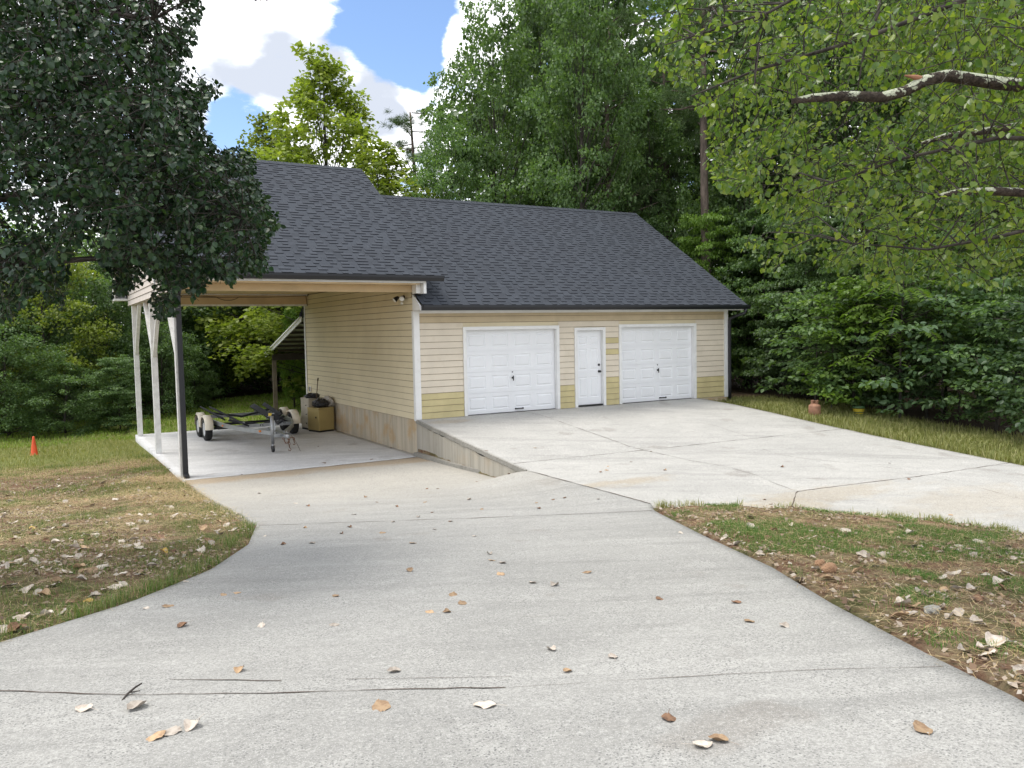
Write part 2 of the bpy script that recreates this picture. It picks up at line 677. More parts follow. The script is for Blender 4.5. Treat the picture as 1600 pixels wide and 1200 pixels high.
M_drive = concrete('drive_concrete', (.385, .378, .355), (.315, .31, .292), warm=(.48, .445, .38), wmask=cream_mask)
M_apron = concrete('apron_concrete', (.495, .482, .45), (.41, .40, .375), warm=(.40, .33, .23), wmask=apron_mask)
M_slab = concrete('slab_concrete', (.66, .66, .655), (.53, .53, .53), pits=False)
M_joint = paint('joint_dirt', (.13, .10, .08), .95, .2, (.07, .05, .04), .6, 9, spec=.1)


def old_wall(nm, ca, cb, tan):
    m, t, b, o = mat(nm)
    pos = NN(t, 'ShaderNodeNewGeometry').outputs['Position']
    run = noise(t, 3.0, 5, .65, pos, stretch=(1.6, 1.6, .12))
    blot = noise(t, 1.4, 5, .6, pos, loc=(3, 3, 3))
    col = mix(t, rng_map(t, run, .35, .65), c4(*ca), c4(*cb))
    col = mix(t, rng_map(t, blot, .45, .7, 0, tan), col, c4(.46, .30, .14))
    col = mix(t, rng_map(t, noise(t, 5, 6, .7, pos, stretch=(1, 1, .25), loc=(9, 2, 2)), .6, .75, 0, .6), col, c4(.12, .105, .085))
    sx = NN(t, 'ShaderNodeSeparateXYZ')
    t.links.new(pos, sx.inputs[0])
    # board marks left by the formwork
    w = mth(t, 'FRACT', mth(t, 'MULTIPLY', mth(t, 'ADD', sx.outputs['Y'], 40), 1.0 / .62))
    col = mix(t, rng_map(t, w, .025, .0, 0, .7), col, c4(.13, .10, .07))
    inp(t, b.inputs['Base Color'], col)
    b.inputs['Roughness'].default_value = .9
    b.inputs['Specular IOR Level'].default_value = .2
    bump(t, b, noise(t, 20, 5, .65, pos), .4, .012)
    return m


M_found = old_wall('stained_concrete_wall', (.52, .455, .35), (.40, .355, .28), .75)
M_retain = old_wall('weathered_concrete_wall', (.44, .41, .35), (.34, .32, .275), .25)
M_curb = concrete('curb_concrete', (.36, .345, .31), (.26, .25, .22), pits=False)

# ground ----------------------------------------------------------
def ground_mat():
    m, t, b, o = mat('yard_soil')
    pos = NN(t, 'ShaderNodeNewGeometry').outputs['Position']
    sx = NN(t, 'ShaderNodeSeparateXYZ')
    t.links.new(pos, sx.inputs[0])
    X, Y = sx.outputs['X'], sx.outputs['Y']
    n_m = noise(t, 1.7, 5, .6, pos)
    n_f = noise(t, 30, 6, .75, pos)
    n_s = noise(t, 5, 5, .7, pos, loc=(5, 5, 0))
    soil = mix(t, rng_map(t, n_f, .3, .7), c4(.32, .19, .125), c4(.13, .075, .05))
    straw = mix(t, n_f, c4(.42, .33, .20), c4(.20, .15, .09))
    col = mix(t, rng_map(t, n_s, .42, .58), soil, straw)
    green = mix(t, n_f, c4(.07, .10, .03), c4(.16, .17, .07))
    col = mix(t, rng_map(t, n_m, .46, .62, 0, .75), col, green)
    # open grass behind and beside the building
    lawn = mix(t, n_f, c4(.17, .20, .06), c4(.27, .28, .10))
    gm = mth(t, 'MAXIMUM', rng_map(t, mth(t, 'ADD', Y, mth(t, 'MULTIPLY', n_m, 2.5)), 3.6, 6.0), mth(t, 'MULTIPLY', rng_map(t, X, 9.2, 9.5), .8))
    col = mix(t, gm, col, lawn)
    # brown leaf litter under the trees
    wd = mth(t, 'MAXIMUM', rng_map(t, mth(t, 'SUBTRACT', Y, mth(t, 'MULTIPLY', X, .75)), 19.5, 22.0), rng_map(t, mth(t, 'ADD', X, mth(t, 'MULTIPLY', n_m, 1.5)), 11.6, 12.8))
    litter = mix(t, n_f, c4(.10, .065, .04), c4(.05, .04, .025))
    col = mix(t, wd, col, litter)
    inp(t, b.inputs['Base Color'], col)
    b.inputs['Roughness'].default_value = .95
    b.inputs['Specular IOR Level'].default_value = .1
    bump(t, b, mth(t, 'ADD', mth(t, 'MULTIPLY', n_f, 1.2), mth(t, 'MULTIPLY', n_s, 1.5)), 1.0, .05)
    return m


M_ground = ground_mat()

# building --------------------------------------------------------
M_white = paint('white_trim_paint', (.78, .78, .77), .45, .03, (.5, .47, .42), .25)
M_post = paint('weathered_white_paint', (.78, .775, .755), .6, .06, (.42, .38, .32), .5, 6)
M_doorw = paint('white_door_paint', (.80, .81, .83), .38, .015, (.55, .54, .52), .12, 1.3, .03)
M_pink = paint('primed_pinkish_siding', (.68, .605, .49), .6, .03, (.55, .47, .34), .3, 1.6, .15)
M_yellow = paint('old_yellow_siding', (.57, .49, .26), .6, .05, (.42, .36, .2), .35, 2.0, .15)
M_tan = paint('tan_side_siding', (.70, .615, .43), .6, .04, (.58, .48, .28), .5, .5, .15)
M_lapshade = paint('lap_shade_strip', (.30, .235, .16), .9, .1)  # dark brown painted in as the shadow lines under the siding laps
M_topb = paint('top_row_tan_siding', (.55, .45, .30), .6, .05, (.42, .36, .2), .3, 2.0, .15)  # darker tan for the top rows of boards
M_ceil = paint('tan_ceiling_paint', (.62, .47, .28), .6, .05, (.45, .33, .2), .3, 1.5)
M_black = paint('black_aluminium', (.012, .013, .017), .4, .02, spec=.5)
M_pale = paint('pale_pink_siding', (.72, .64, .58), .6, .03, (.5, .45, .4), .2)
M_hw = paint('black_hardware', (.02, .02, .02), .35, .02)
M_steel = paint('galvanised_steel', (.36, .37, .38), .45, .06, (.2, .17, .14), .35, 7, .05, .5, .7)
M_rubber = paint('tyre_rubber', (.02, .02, .02), .8, .05, (.10, .09, .08), .3, 9)
M_blackpaint = paint('black_carpeted_board', (.025, .026, .03), .85, .1)


def shingle():
    m, t, b, o = mat('charcoal_shingles')
    g = NN(t, 'ShaderNodeNewGeometry')
    pos = g.outputs['Position']
    r = g.outputs['Random Per Island']
    col = mix(t, r, c4(.034, .039, .048), c4(.048, .055, .067))
    col = mix(t, rng_map(t, noise(t, .7, 4, .6, pos), .35, .7, 0, .4), col, c4(.042, .050, .063))
    col = mix(t, rng_map(t, noise(t, 140, 2, .7, pos), .4, .75, 0, .35), col, c4(.12, .125, .14))
    inp(t, b.inputs['Base Color'], col)
    b.inputs['Roughness'].default_value = .9
    b.inputs['Specular IOR Level'].default_value = .2
    bump(t, b, noise(t, 160, 2, .7, pos), .5, .004)
    return m


M_shing = shingle()
M_deck = paint('roof_deck', (.02, .021, .026), .95, spec=.1)

# ------------------------------------------------------------------ ground, drives, slab (setting)
def axis_pts(lo, hi, fine0, fine1, f, c):
    a = list(np.arange(fine0, fine1 + 1e-6, f))
    s, p = f, fine0
    L = []
    while p > lo:
        s = min(s * 1.18, c)
        p -= s
        L.append(p)
    s, p = f, fine1
    Hh = []
    while p < hi:
        s = min(s * 1.18, c)
        p += s
        Hh.append(p)
    return np.array(L[::-1] + a + Hh)


gx = axis_pts(-420, 420, -10, 12.2, .14, 30)
gy = axis_pts(-420, 420, -17, 2, .14, 30)
GX, GY = np.meshgrid(gx, gy)
GZ = yard(np.clip(GX, -40, 60), np.clip(GY, -24, 70))
ni, nj = GX.shape
V = np.stack([GX, GY, GZ], -1).reshape(-1, 3)
idx = np.arange(ni * nj).reshape(ni, nj)
F = np.stack([idx[:-1, :-1], idx[:-1, 1:], idx[1:, 1:], idx[1:, :-1]], -1).reshape(-1, 4)
ground = mesh_object('ground', np_data('ground', V, [F], smooth=True), M_ground)
tag(ground, 'red brown soil with straw and thin grass all round the drive', 'ground', kind='structure')


def sheet(name, X, Y, Zf, thick, mats, strips=(), off=.004):
    """a slab with vertical edges; strips are dark joints and cracks lying on it"""
    Z = Zf(X, Y)
    a, b = X.shape
    V = np.stack([X, Y, Z], -1).reshape(-1, 3)
    idx = np.arange(a * b).reshape(a, b)
    F = np.stack([idx[:-1, :-1], idx[:-1, 1:], idx[1:, 1:], idx[1:, :-1]], -1).reshape(-1, 4)
    ring = np.concatenate([idx[0, :], idx[1:, -1], idx[-1, -2::-1], idx[-2:0:-1, 0]])
    low = V[ring].copy()
    low[:, 2] -= thick
    n0 = len(V)
    k = len(ring)
    j = np.arange(k)
    F2 = np.stack([ring[j], n0 + j, n0 + (j + 1) % k, ring[(j + 1) % k]], -1)
    V = np.concatenate([V, low])
    mi = [0] * (len(F) + len(F2))
    allF = [np.concatenate([F, F2])]
    for pts, w in strips:
        P = []
        for (p, q) in zip(pts[:-1], pts[1:]):
            n = max(2, int(math.hypot(q[0] - p[0], q[1] - p[1]) / .12))
            for i in range(n):
                P.append((p[0] + (q[0] - p[0]) * i / n, p[1] + (q[1] - p[1]) * i / n))
        P.append(pts[-1])
        P = np.array(P)
        T = np.gradient(P, axis=0)
        T /= np.linalg.norm(T, axis=1)[:, None] + 1e-9
        Nn = np.stack([-T[:, 1], T[:, 0]], -1)
        wig = (rng.random(len(P)) - .5) * w * .9
        ww = w * np.clip(1.5 * vnoise(np.arange(len(P)) * .7 + len(V), np.zeros(len(P)), .6, 3) - .22, .08, 1.1)
        Lp = P + Nn * (wig + ww / 2)[:, None]
        Rp = P + Nn * (wig - ww / 2)[:, None]
        n0 = len(V)
        LV = np.column_stack([Lp, Zf(Lp[:, 0], Lp[:, 1]) + off])
        RV = np.column_stack([Rp, Zf(Rp[:, 0], Rp[:, 1]) + off])
        V = np.concatenate([V, LV, RV])
        q = np.arange(len(P) - 1)
        f = np.stack([n0 + q, n0 + len(P) + q, n0 + len(P) + q + 1, n0 + q + 1], -1)
        allF.append(f)
        mi += [1] * len(f)
    return mesh_object(name, np_data(name, V, allF, mi), mats)


ys = -(.3 + (np.linspace(0, 1, 150)) ** 1.0 * 21)
yy = np.repeat(ys[:, None], 60, 1)
tt = np.linspace(0, 1, 60)[None, :]
xx = Lx(ys)[:, None] * (1 - tt) + Rx(ys)[:, None] * tt
H = hit
joint_a = [(-5.30, -6.75), (-4.1, -7.33), (-2.9, -7.93), (-1.6, -8.55), (-.36, -9.05)]
joint_b = [H(-60, 1078), H(0, 1080), H(200, 1086), H(420, 1084), H(620, 1077), H(790, 1075)]
joint_c = [H(790, 1075), H(1100, 1056), H(1300, 1046), H(1475, 1042)]
drive = sheet('driveway', xx, yy, zlow, .14, [M_drive, M_joint], [
    (joint_a, .022), (joint_b, .019), (joint_c, .008), ([H(265, 1062), H(440, 1064)], .014), ([H(410, 776), H(520, 768), H(640, 762)], .010),
    ([(-.012, -5.2), (-.012, -6.5), (-.02, -8.6)], .03), ([H(540, 1062), H(800, 1058)], .006)])
tag(drive, 'speckled grey concrete driveway sloping down to the carport', 'driveway', kind='structure')

ys = -np.concatenate([np.linspace(0, 10, 70), np.linspace(10.2, 22, 50)])
yy = np.repeat(ys[:, None], 60, 1)
rightx = np.interp(-ys, [0, 1.2, 2.5, 30], [8.98, 9.25, 9.33, 9.33])
leftx = np.maximum(Ax(ys), .004)
xx = leftx[:, None] * (1 - tt) + rightx[:, None] * tt
apron = sheet('apron', xx, yy, zapr, .10, [M_apron, M_joint], [
    ([(.03, -4.50), (3, -4.62), (6, -4.7), (9.3, -4.78)], .022),
    ([H(1245, 768), H(1330, 757), H(1430, 745), H(1500, 735), H(1585, 722)], .024),
    ([H(1246, 768), H(1240, 780), H(1232, 797)], .03),
    ([H(818, 643), H(850, 650), H(900, 668), H(935, 680), H(985, 698)], .018),
    ([H(985, 698), H(1050, 713), H(1080, 720), H(1130, 728), H(1180, 742), H(1215, 757), H(1245, 768)], .016),
    ([H(1192, 702), H(1220, 711), H(1260, 717), H(1330, 724), H(1425, 735)], .012),
    ([H(1040, 650), H(1120, 666), H(1165, 681)], .009), ([H(1475, 749), H(1540, 765), H(1600, 781)], .012)])
tag(apron, 'pale sunlit concrete apron in front of the garage doors', 'apron', kind='structure')

ys = np.linspace(-.29, 9.05, 40)
yy = np.repeat(ys[:, None], 30, 1)
xx = np.repeat((-5.34 * (1 - np.linspace(0, 1, 30)) - .004 * np.linspace(0, 1, 30))[None, :], 40, 0)
slab = sheet('carport_slab', xx, yy, lambda x, y: -.858 + 0 * x, .26, [M_slab, M_joint], [
    ([(-5.3, -.27), (-2.5, -.268), (-.1, -.27)], .03)])
tag(slab, 'smooth blue grey concrete slab under the carport roof', 'slab', kind='structure')

# ------------------------------------------------------------------ garage
W, DP = 10.16, 9.1
ROWH = .1543
garage = empty('garage', (0, 0, 0))
tag(garage, 'beige and yellow lap sided two door garage with open carport and charcoal roof', 'garage')


def boards(mb, segs_fn, z0, z1, axis, at, out, matfn, row=ROWH, lap_shade=1):
    """lapped boards: each leans out at its lower edge. axis 'x' runs along x at y=at, 'y' along y at x=at; out = -1/+1"""
    z, i = z0, 0
    while z < z1 - .01:
        zt = min(z + row, z1)
        for (a, b) in segs_fn(z, zt):
            lo, hi = at + out * .018, at + out * .004
            gz0, z_ = z, z + .012
            if axis == 'x':
                vs = [(a, lo, z_), (b, lo, z_), (b, hi, zt), (a, hi, zt), (a, hi, z_), (b, hi, z_), (a, hi, gz0), (b, hi, gz0)]
            else:
                vs = [(lo, a, z_), (lo, b, z_), (hi, b, zt), (hi, a, zt), (hi, a, z_), (hi, b, z_), (hi, a, gz0), (hi, b, gz0)]
            mb.add(vs[:4], [(0, 1, 2, 3)], matfn(i, (a + b) / 2, z))
            mb.add(vs[:2] + vs[4:], [(2, 3, 1, 0), (4, 5, 3, 2)], lap_shade)  # underside and recessed strip coloured dark as the shade below each lap
        z = zt
        i += 1


EAVE = 2.59
OPEN = [(1.27, 4.10, 2.20), (4.59, 5.61, 2.133), (6.08, 8.92, 2.20)]


def front_segs(z, zt):
    s, x = [], .11
    for a, b, h in OPEN:
        if z < h - .01:
            s.append((x, a + .01))
            x = b - .01
    s.append((x, W - .11))
    return s


def front_mat(i, x, z):
    if i <= 3:
        return 1
    if i >= 15:
        return 2
    if 5.6 < x < 6.1 and i in (4, 9, 11):
        return 1
    return 0


mb = MB()
boards(mb, front_segs, -.015, EAVE - .05, 'x', 0, -1, front_mat, lap_shade=3)
mb.build('front_siding', [M_pink, M_yellow, M_topb, M_lapshade], garage)
mb = MB()
x = .0
for a, b, h in OPEN:
    mb.box(x, a, .004, .12, -.06, EAVE)
    mb.box(a, b, .004, .12, h, EAVE)
    x = b
mb.box(x, W, .004, .12, -.06, EAVE)
mb.box(W - .14, W - .002, .125, DP - .16, -.2, EAVE)
mb.box(.14, W, DP - .14, DP, -.2, EAVE)
mb.prism([(.12, EAVE), (DP - .02, EAVE), (4.56, 5.75)], 'x', W - .14, W - .01)
mb.build('wall', M_tan, garage)
mb = MB()
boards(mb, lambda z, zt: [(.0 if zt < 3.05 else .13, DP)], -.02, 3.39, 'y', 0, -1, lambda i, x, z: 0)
mb.box(.004, .12, .13, DP, -.02, 3.6)
mb.prism([(.3, 3.25), (8.85, 3.25), (4.6, 6.15)], 'x', .004, .12)
mb.build('side_siding', [M_tan, M_lapshade], garage)
mb = MB()
mb.box(.0, .25, -.001, DP - .15, -1.2, -.022)
mb.box(.25, W, DP - .15, DP - .01, -1.2, -.022)
mb.box(.2, W - .01, .004, .25, -1.0, -.062)
mb.box(8.95, W - .004, -.02, .004, -1.0, -.03)
mb.box(W - .2, W - .004, .25, DP - .15, -1.2, -.2)
mb.build('foundation', M_found, garage)
for (bx0, bx1), (by0, by1), top_ in (((-.042, -.026), (-.042, .07), 0), ((W + .0, W + .03), (-.0015, .1), 0), ((-.042, -.026), (DP - .1, DP + .02), 3.1)):
    mb = MB()
    mb.box(bx0, bx1, by0, by1, -.03, top_ or EAVE)
    if not top_:
        mb.box(-.025 if bx0 < 0 else W - .11, .11 if bx0 < 0 else W + .03, -.042, -.002, -.03, EAVE)
    mb.build('corner_trim', M_white, garage)

# doors -----------------------------------------------------------
def raised_panel(mb, x0, x1, z0, z1, y, m=0, d=.014, w=.035):
    """moulded panel: sloping groove in, sloping field out"""
    rings = [(0, 0), (.010, d * .9), (w, d * .9), (w + .022, -.002)]
    vs = []
    for off, dep in rings:
        vs += [(x0 + off, y + dep, z0 + off), (x1 - off, y + dep, z0 + off), (x1 - off, y + dep, z1 - off), (x0 + off, y + dep, z1 - off)]
    fs = []
    for r in range(len(rings) - 1):
        for k in range(4):
            fs.append((r * 4 + k, r * 4 + (k + 1) % 4, (r + 1) * 4 + (k + 1) % 4, (r + 1) * 4 + k))
    n = (len(rings) - 1) * 4
    fs.append((n, n + 1, n + 2, n + 3))
    mb.add(vs, fs, m)


def panel_plate(mb, x0, x1, z0, z1, y, holes, thick=.04, m=0):
    """front sheet with rectangular openings for panels"""
    xs = sorted({x0, x1, *[h[0] for h in holes], *[h[1] for h in holes]})
    zs = sorted({z0, z1, *[h[2] for h in holes], *[h[3] for h in holes]})
    for a, b in zip(xs[:-1], xs[1:]):
        for c, d in zip(zs[:-1], zs[1:]):
            mx, mz = (a + b) / 2, (c + d) / 2
            if any(h[0] < mx < h[1] and h[2] < mz < h[3] for h in holes):
                continue
            mb.add([(a, y, c), (b, y, c), (b, y, d), (a, y, d)], [(0, 1, 2, 3)], m)
    for h in holes:
        raised_panel(mb, *h, y, m)
    mb.add([(x0, y, z0), (x1, y, z0), (x1, y, z1), (x0, y, z1), (x0, y + thick, z0), (x1, y + thick, z0), (x1, y + thick, z1), (x0, y + thick, z1)],
           [(0, 1, 5, 4), (1, 2, 6, 5), (2, 3, 7, 6), (3, 0, 4, 7)], m)


def casing(mb, a, b, h, w=.085, y0=-.045, y1=.0035, jamb=.13):
    mb.box(a, a + w, y0, y1, -.012, h - w)
    mb.box(b - w, b, y0, y1, -.012, h - w)
    mb.box(a, b, y0, y1, h - w, h)
    mb.box(a + w - .02, a + w - .001, y1 + .001, y1 + jamb, -.012, h - w)
    mb.box(b - w + .001, b - w + .02, y1 + .001, y1 + jamb, -.012, h - w)
    mb.box(a + w, b - w, y1 + .001, y1 + jamb, h - w + .001, h - .01)


for (a, b, h), lab in ((OPEN[0], 'white sectional door left of the entry door, scuffed along its bottom row'), (OPEN[2], 'clean white sectional door right of the entry door')):
    x0, x1, z1 = a + .09, b - .09, h - .085
    dm = MB()
    yd = .075
    sh = (z1 - .005) / 4
    for r in range(4):
        c0 = .005 + r * sh
        holes = []
        cw = (x1 - x0) / 4
        for k in range(4):
            holes.append((x0 + k * cw + .085, x0 + (k + 1) * cw - .085, c0 + .10, c0 + sh - .10))
        panel_plate(dm, x0, x1, c0 + .004, c0 + sh - .004, yd, holes)
    dm.box(x0, x1, yd + .012, yd + .04, .005, z1)
    door = dm.build('garage_door', M_doorw, garage)
    door['label'] = lab
    fm = MB()
    casing(fm, a, b, h)
    fm.build('door_frame', M_white, door)
    g = MB()
    g.box(x0, x1, yd - .004, yd + .03, -.03, .004)
    g.build('bottom_seal', M_hw, door)
    k = MB()
    xm = (x0 + x1) / 2 + .03
    zc = .005 + 2 * sh - .18
    k.lathe([(0, 0), (.026, 0), (.026, -.02), (.012, -.028), (.012, -.05), (0, -.05)], (xm, yd, zc), 'y', 14)
    k.box(xm - .012, xm + .012, yd - .06, yd - .046, zc - .075, zc + .055)
    k.build('lock_handle', M_hw, door)
    k = MB()
    k.lathe([(0, 0), (.016, 0), (.016, -.012), (0, -.012)], (xm, yd, zc + .15), 'y', 12)
    k.build('keyhole', M_hw, door)
    k = MB()
    zc = .005 + .075
    k.box(xm + .06, xm + .08, yd - .03, yd, zc - .02, zc + .02)
    k.box(xm + .28, xm + .30, yd - .03, yd, zc - .02, zc + .02)
    k.box(xm + .06, xm + .30, yd - .042, yd - .03, zc - .014, zc + .014)
    k.build('lift_handle', M_hw, door)

a, b, h = OPEN[1]
x0, x1, z1 = a + .09, b - .09, h - .085
dm = MB()
cw = (x1 - x0)
cols = [(x0 + .10, x0 + cw / 2 - .045), (x0 + cw / 2 + .045, x1 - .10)]
holes = []
for c0, c1 in cols:
    holes += [(c0, c1, .24, .80), (c0, c1, .98, 1.56), (c0, c1, 1.66, 1.90)]
panel_plate(dm, x0, x1, .045, z1 - .006, .06, holes)
dm.box(x0, x1, .085, .10, .045, z1 - .006)
ent = dm.build('entry_door', M_doorw, garage)
fm = MB()
casing(fm, a, b, h)
fm.build('door_frame', M_white, ent)
k = MB()
k.box(x0 - .01, x1 + .01, -.01, .10, -.02, .04)
k.build('threshold', M_hw, ent)
k = MB()
k.lathe([(0, 0), (.035, 0), (.035, -.008), (.014, -.014), (.014, -.04), (.028, -.046), (.032, -.062), (.024, -.076), (0, -.08)], (x1 - .075, .06, .93), 'y', 16)
k.build('door_knob', M_hw, ent)
k = MB()
k.lathe([(0, 0), (.033, 0), (.033, -.016), (.024, -.024), (0, -.026)], (x1 - .075, .06, 1.11), 'y', 16)
k.build('deadbolt', M_hw, ent)

# roofs -----------------------------------------------------------
def roof_mesh(mb, x0, x1, ye, ze, yr, zr, yb, seed):
    """front slope laid in courses of tabs, plain back slope"""
    rr = random.Random(seed)
    L = math.hypot(yr - ye, zr - ze)
    dy, dz = (yr - ye) / L, (zr - ze) / L
    ny, nz = -dz, dy
    n = int(L / .143)
    cs = L / n
    for i in range(n):
        s0, s1 = i * cs, (i + 1) * cs
        x = x0
        up = rr.random() < .5
        while x < x1 - 1e-4:
            w = rr.uniform(.12, .30) if up else rr.uniform(.10, .26)
            xe = min(x + w, x1)
            if x1 - xe < .05:
                xe = x1
            h0 = .020 if up else .006
            h1 = .005

            def P(xx, s, h):
                return (xx, ye + dy * s + ny * h, ze + dz * s + nz * h)
            mb.add([P(x, s0, h0), P(xe, s0, h0), P(xe, s1, h1), P(x, s1, h1), P(x, s0, -.004), P(xe, s0, -.004)],
                   [(0, 1, 2, 3)])
            mb.add([P(x, s0, h0), P(xe, s0, h0), P(x, s0, -.004), P(xe, s0, -.004)], [(2, 3, 1, 0)], 1)  # black tab edges, their dark colour also painting the shadow lines under the tabs
            if up:
                mb.add([P(x, s0, h0), P(x, s1, h1), P(x, s0, .003)], [(0, 1, 2)])
                mb.add([P(xe, s0, h0), P(xe, s1, h1), P(xe, s0, .003)], [(0, 1, 2)])
            x = xe
            up = not up
    # ridge caps
    x = x0
    while x < x1 - 1e-4:
        xe = min(x + .2, x1)
        mb.add([(x, yr - .15, zr - .15 * dz / dy + .03), (xe, yr - .15, zr - .15 * dz / dy + .022), (xe, yr, zr + .026), (x, yr, zr + .034),
                (xe, yr + .15, zr - .15 * dz / dy + .022), (x, yr + .15, zr - .15 * dz / dy + .03)], [(0, 1, 2, 3), (3, 2, 4, 5)])
        x = xe
    zb = zr - (yb - yr) * dz / dy
    mb.add([(x0, yr, zr + .01), (x1, yr, zr + .01), (x1, yb, zb), (x0, yb, zb)], [(0, 1, 2, 3)])
    # deck under it
    t = .10
    mb.prism([(ye + .01, ze - .005), (yr, zr - .006), (yb, zb - .01), (yb, zb - t), (yr, zr - t - .03), (ye + .01, ze - t * .2)], 'x', x0 + .012, x1 - .012, 1)


YE, YR, YB = -.53, 4.62, 9.75
mb = MB()
roof_mesh(mb, -.02, 10.49, YE, 2.715, YR, 6.06, YB, 1)
mb.build('garage_roof', [M_shing, M_deck], garage)
mb = MB()
roof_mesh(mb, -5.74, .49, YE, 3.40, YR, 6.76, YB, 2)
mb.build('carport_roof', [M_shing, M_deck], garage)


def gutter(name, x0, x1, z0, y=-.47):
    mb = MB()
    t = .006
    prof = [(y, z0 + .125), (y, z0), (y - .085, z0), (y - .10, z0 + .03), (y - .125, z0 + .075), (y - .125, z0 + .125), (y - .11, z0 + .125),
            (y - .11, z0 + .078), (y - .09, z0 + .034), (y - .08, z0 + .008), (y - .008, z0 + .008), (y - .008, z0 + .125)]
    mb.prism(prof, 'x', x0, x1)
    for xe in (x0, x1 - .004):
        mb.prism(prof[:6], 'x', xe - .003, xe + .007)
    o = mb.build(name, M_black, garage)
    return o


gutter('gutter', -.02, 10.56, 2.592)
gutter('gutter', -5.72, .53, 3.272)
mb = MB()
mb.box(-.018, W + .3, -.468, -.44, 2.562, 2.70)
mb.box(-.0, W + .3, -.438, -.034, 2.592, 2.602)
mb.box(.11, W - .11, -.022, -.0045, 2.535, 2.59)
mb.prism([(-.466, 2.60), (-.466, 2.70), (-.03, 2.985), (-.03, 2.60)], 'x', -.055, -.021)
mb.box(W + .30, W + .325, -.46, -.0, 2.58, 2.72)
mb.build('eave_trim', M_white, garage)
mb = MB()
mb.box(-5.70, .12, -.468, -.44, 3.228, 3.39)
mb.box(.055, .125, -.46, -.04, 2.99, 3.226)
mb.box(-.065, .05, -.30, -.06, 3.0, 3.227)
# boxed eave at the back and the raking boards of the gable
mb.box(-5.72, -5.345, 9.22, 9.72, 3.20, 3.26)
mb.box(-5.72, -5.345, 9.66, 9.72, 3.265, 3.42)
mb.prism([(9.22, 3.265), (9.655, 3.265), (9.655, 3.42), (9.22, 3.68)], 'x', -5.72, -5.68)
mb.prism([(-.46, 3.30), (YR, 6.62), (YR, 6.46), (-.46, 3.14)], 'x', -5.735, -5.70)
mb.prism([(9.72, 3.30), (YR, 6.62), (YR, 6.46), (9.72, 3.14)], 'x', -5.735, -5.70)
mb.build('eave_trim', M_white, garage)
mb = MB()
mb.box(-5.74, -5.30, 9.735, 9.84, 3.27, 3.40)
mb.build('gutter', M_black, garage)
# ceiling, header, gable
mb = MB()
mb.box(-5.30, -.02, -.435, -.05, 3.20, 3.222)
mb.box(-5.18, -.02, .12, 9.0, 3.40, 3.42)
mb.build('ceiling', M_ceil, garage)
mb = MB()
mb.box(-5.18, -.02, 8.70, 8.86, 3.075, 3.395)
mb.build('header_beam', M_ceil, garage)
mb = MB()
mb.box(-5.30, -.03, -.045, .11, 3.04, 3.198, 0, .004)
mb.build('header_beam', M_ceil, garage)
mb = MB()
mb.box(-5.18, -.02, 8.69, 8.87, 3.02, 3.073)
mb.box(-5.18, -.02, 8.66, 8.70, 3.36, 3.395)
mb.build('header_trim', M_post, garage)
mb = MB()


def gable_segs(z, zt):
    zz = zt
    k = (6.40 - 3.2) / (YR + .46)
    y0 = max(-.42, -.46 + (zz - 3.2) / k)
    y1 = min(9.2, 2 * YR + .46 - (zz - 3.2) / k)
    return [(y0, y1)] if y1 > y0 else []


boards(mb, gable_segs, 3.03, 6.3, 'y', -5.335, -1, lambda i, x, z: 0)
mb.box(-5.333, -5.19, .0, 9.0, 3.035, 3.195)
mb.prism([(-.3, 3.24), (9.5, 3.24), (YR, 6.40)], 'x', -5.333, -5.29)
mb.build('gable_siding', [M_pale, M_lapshade], garage)
braces = {0: [(1, 1.62, 3.03, 1.45)], 1: [(1, 1.62, 3.03, 1.45), (-1, 1.62, 3.03, 1.45)], 2: [(-1, 1.62, 3.03, 1.45)]}
for i, py in enumerate((.27, 4.35, 8.60)):
    mb = MB()
    mb.box(-5.31, -5.17, py - .07, py + .07, -.857, 3.028, 0, .006)
    post = mb.build('carport_post', M_post, garage)
    for (sg, z0, z1, run) in braces[i]:
        bmb = MB()
        bmb.beam((-5.24, py + sg * .07, z0), (-5.24, py + sg * run, z1 - .02), .09, .09, (1, 0, 0))
        bmb.build('brace', M_post, post)
# downspouts
mb = MB()
mb.beam((-5.22, .135, 3.0), (-5.22, .135, -.80), .10, .085, (0, 1, 0))
mb.beam((-5.22, -.50, 3.27), (-5.22, .13, 2.98), .10, .085, (0, 0, 1))
mb.beam((-5.22, .15, -.78), (-5.22, -.02, -.84), .10, .085, (0, 0, 1))
mb.build('downspout', M_black, garage)
mb = MB()
mb.tube([(10.42, -.53, 2.60), (10.42, -.53, 2.53), (10.40, -.50, 2.47), (10.27, -.30, 2.40), (10.22, -.12, 2.33), (10.215, -.085, 2.24), (10.215, -.085, .4), (10.215, -.085, -.38)],
        [.05] * 8, 10)
mb.build('downspout', M_black, garage)

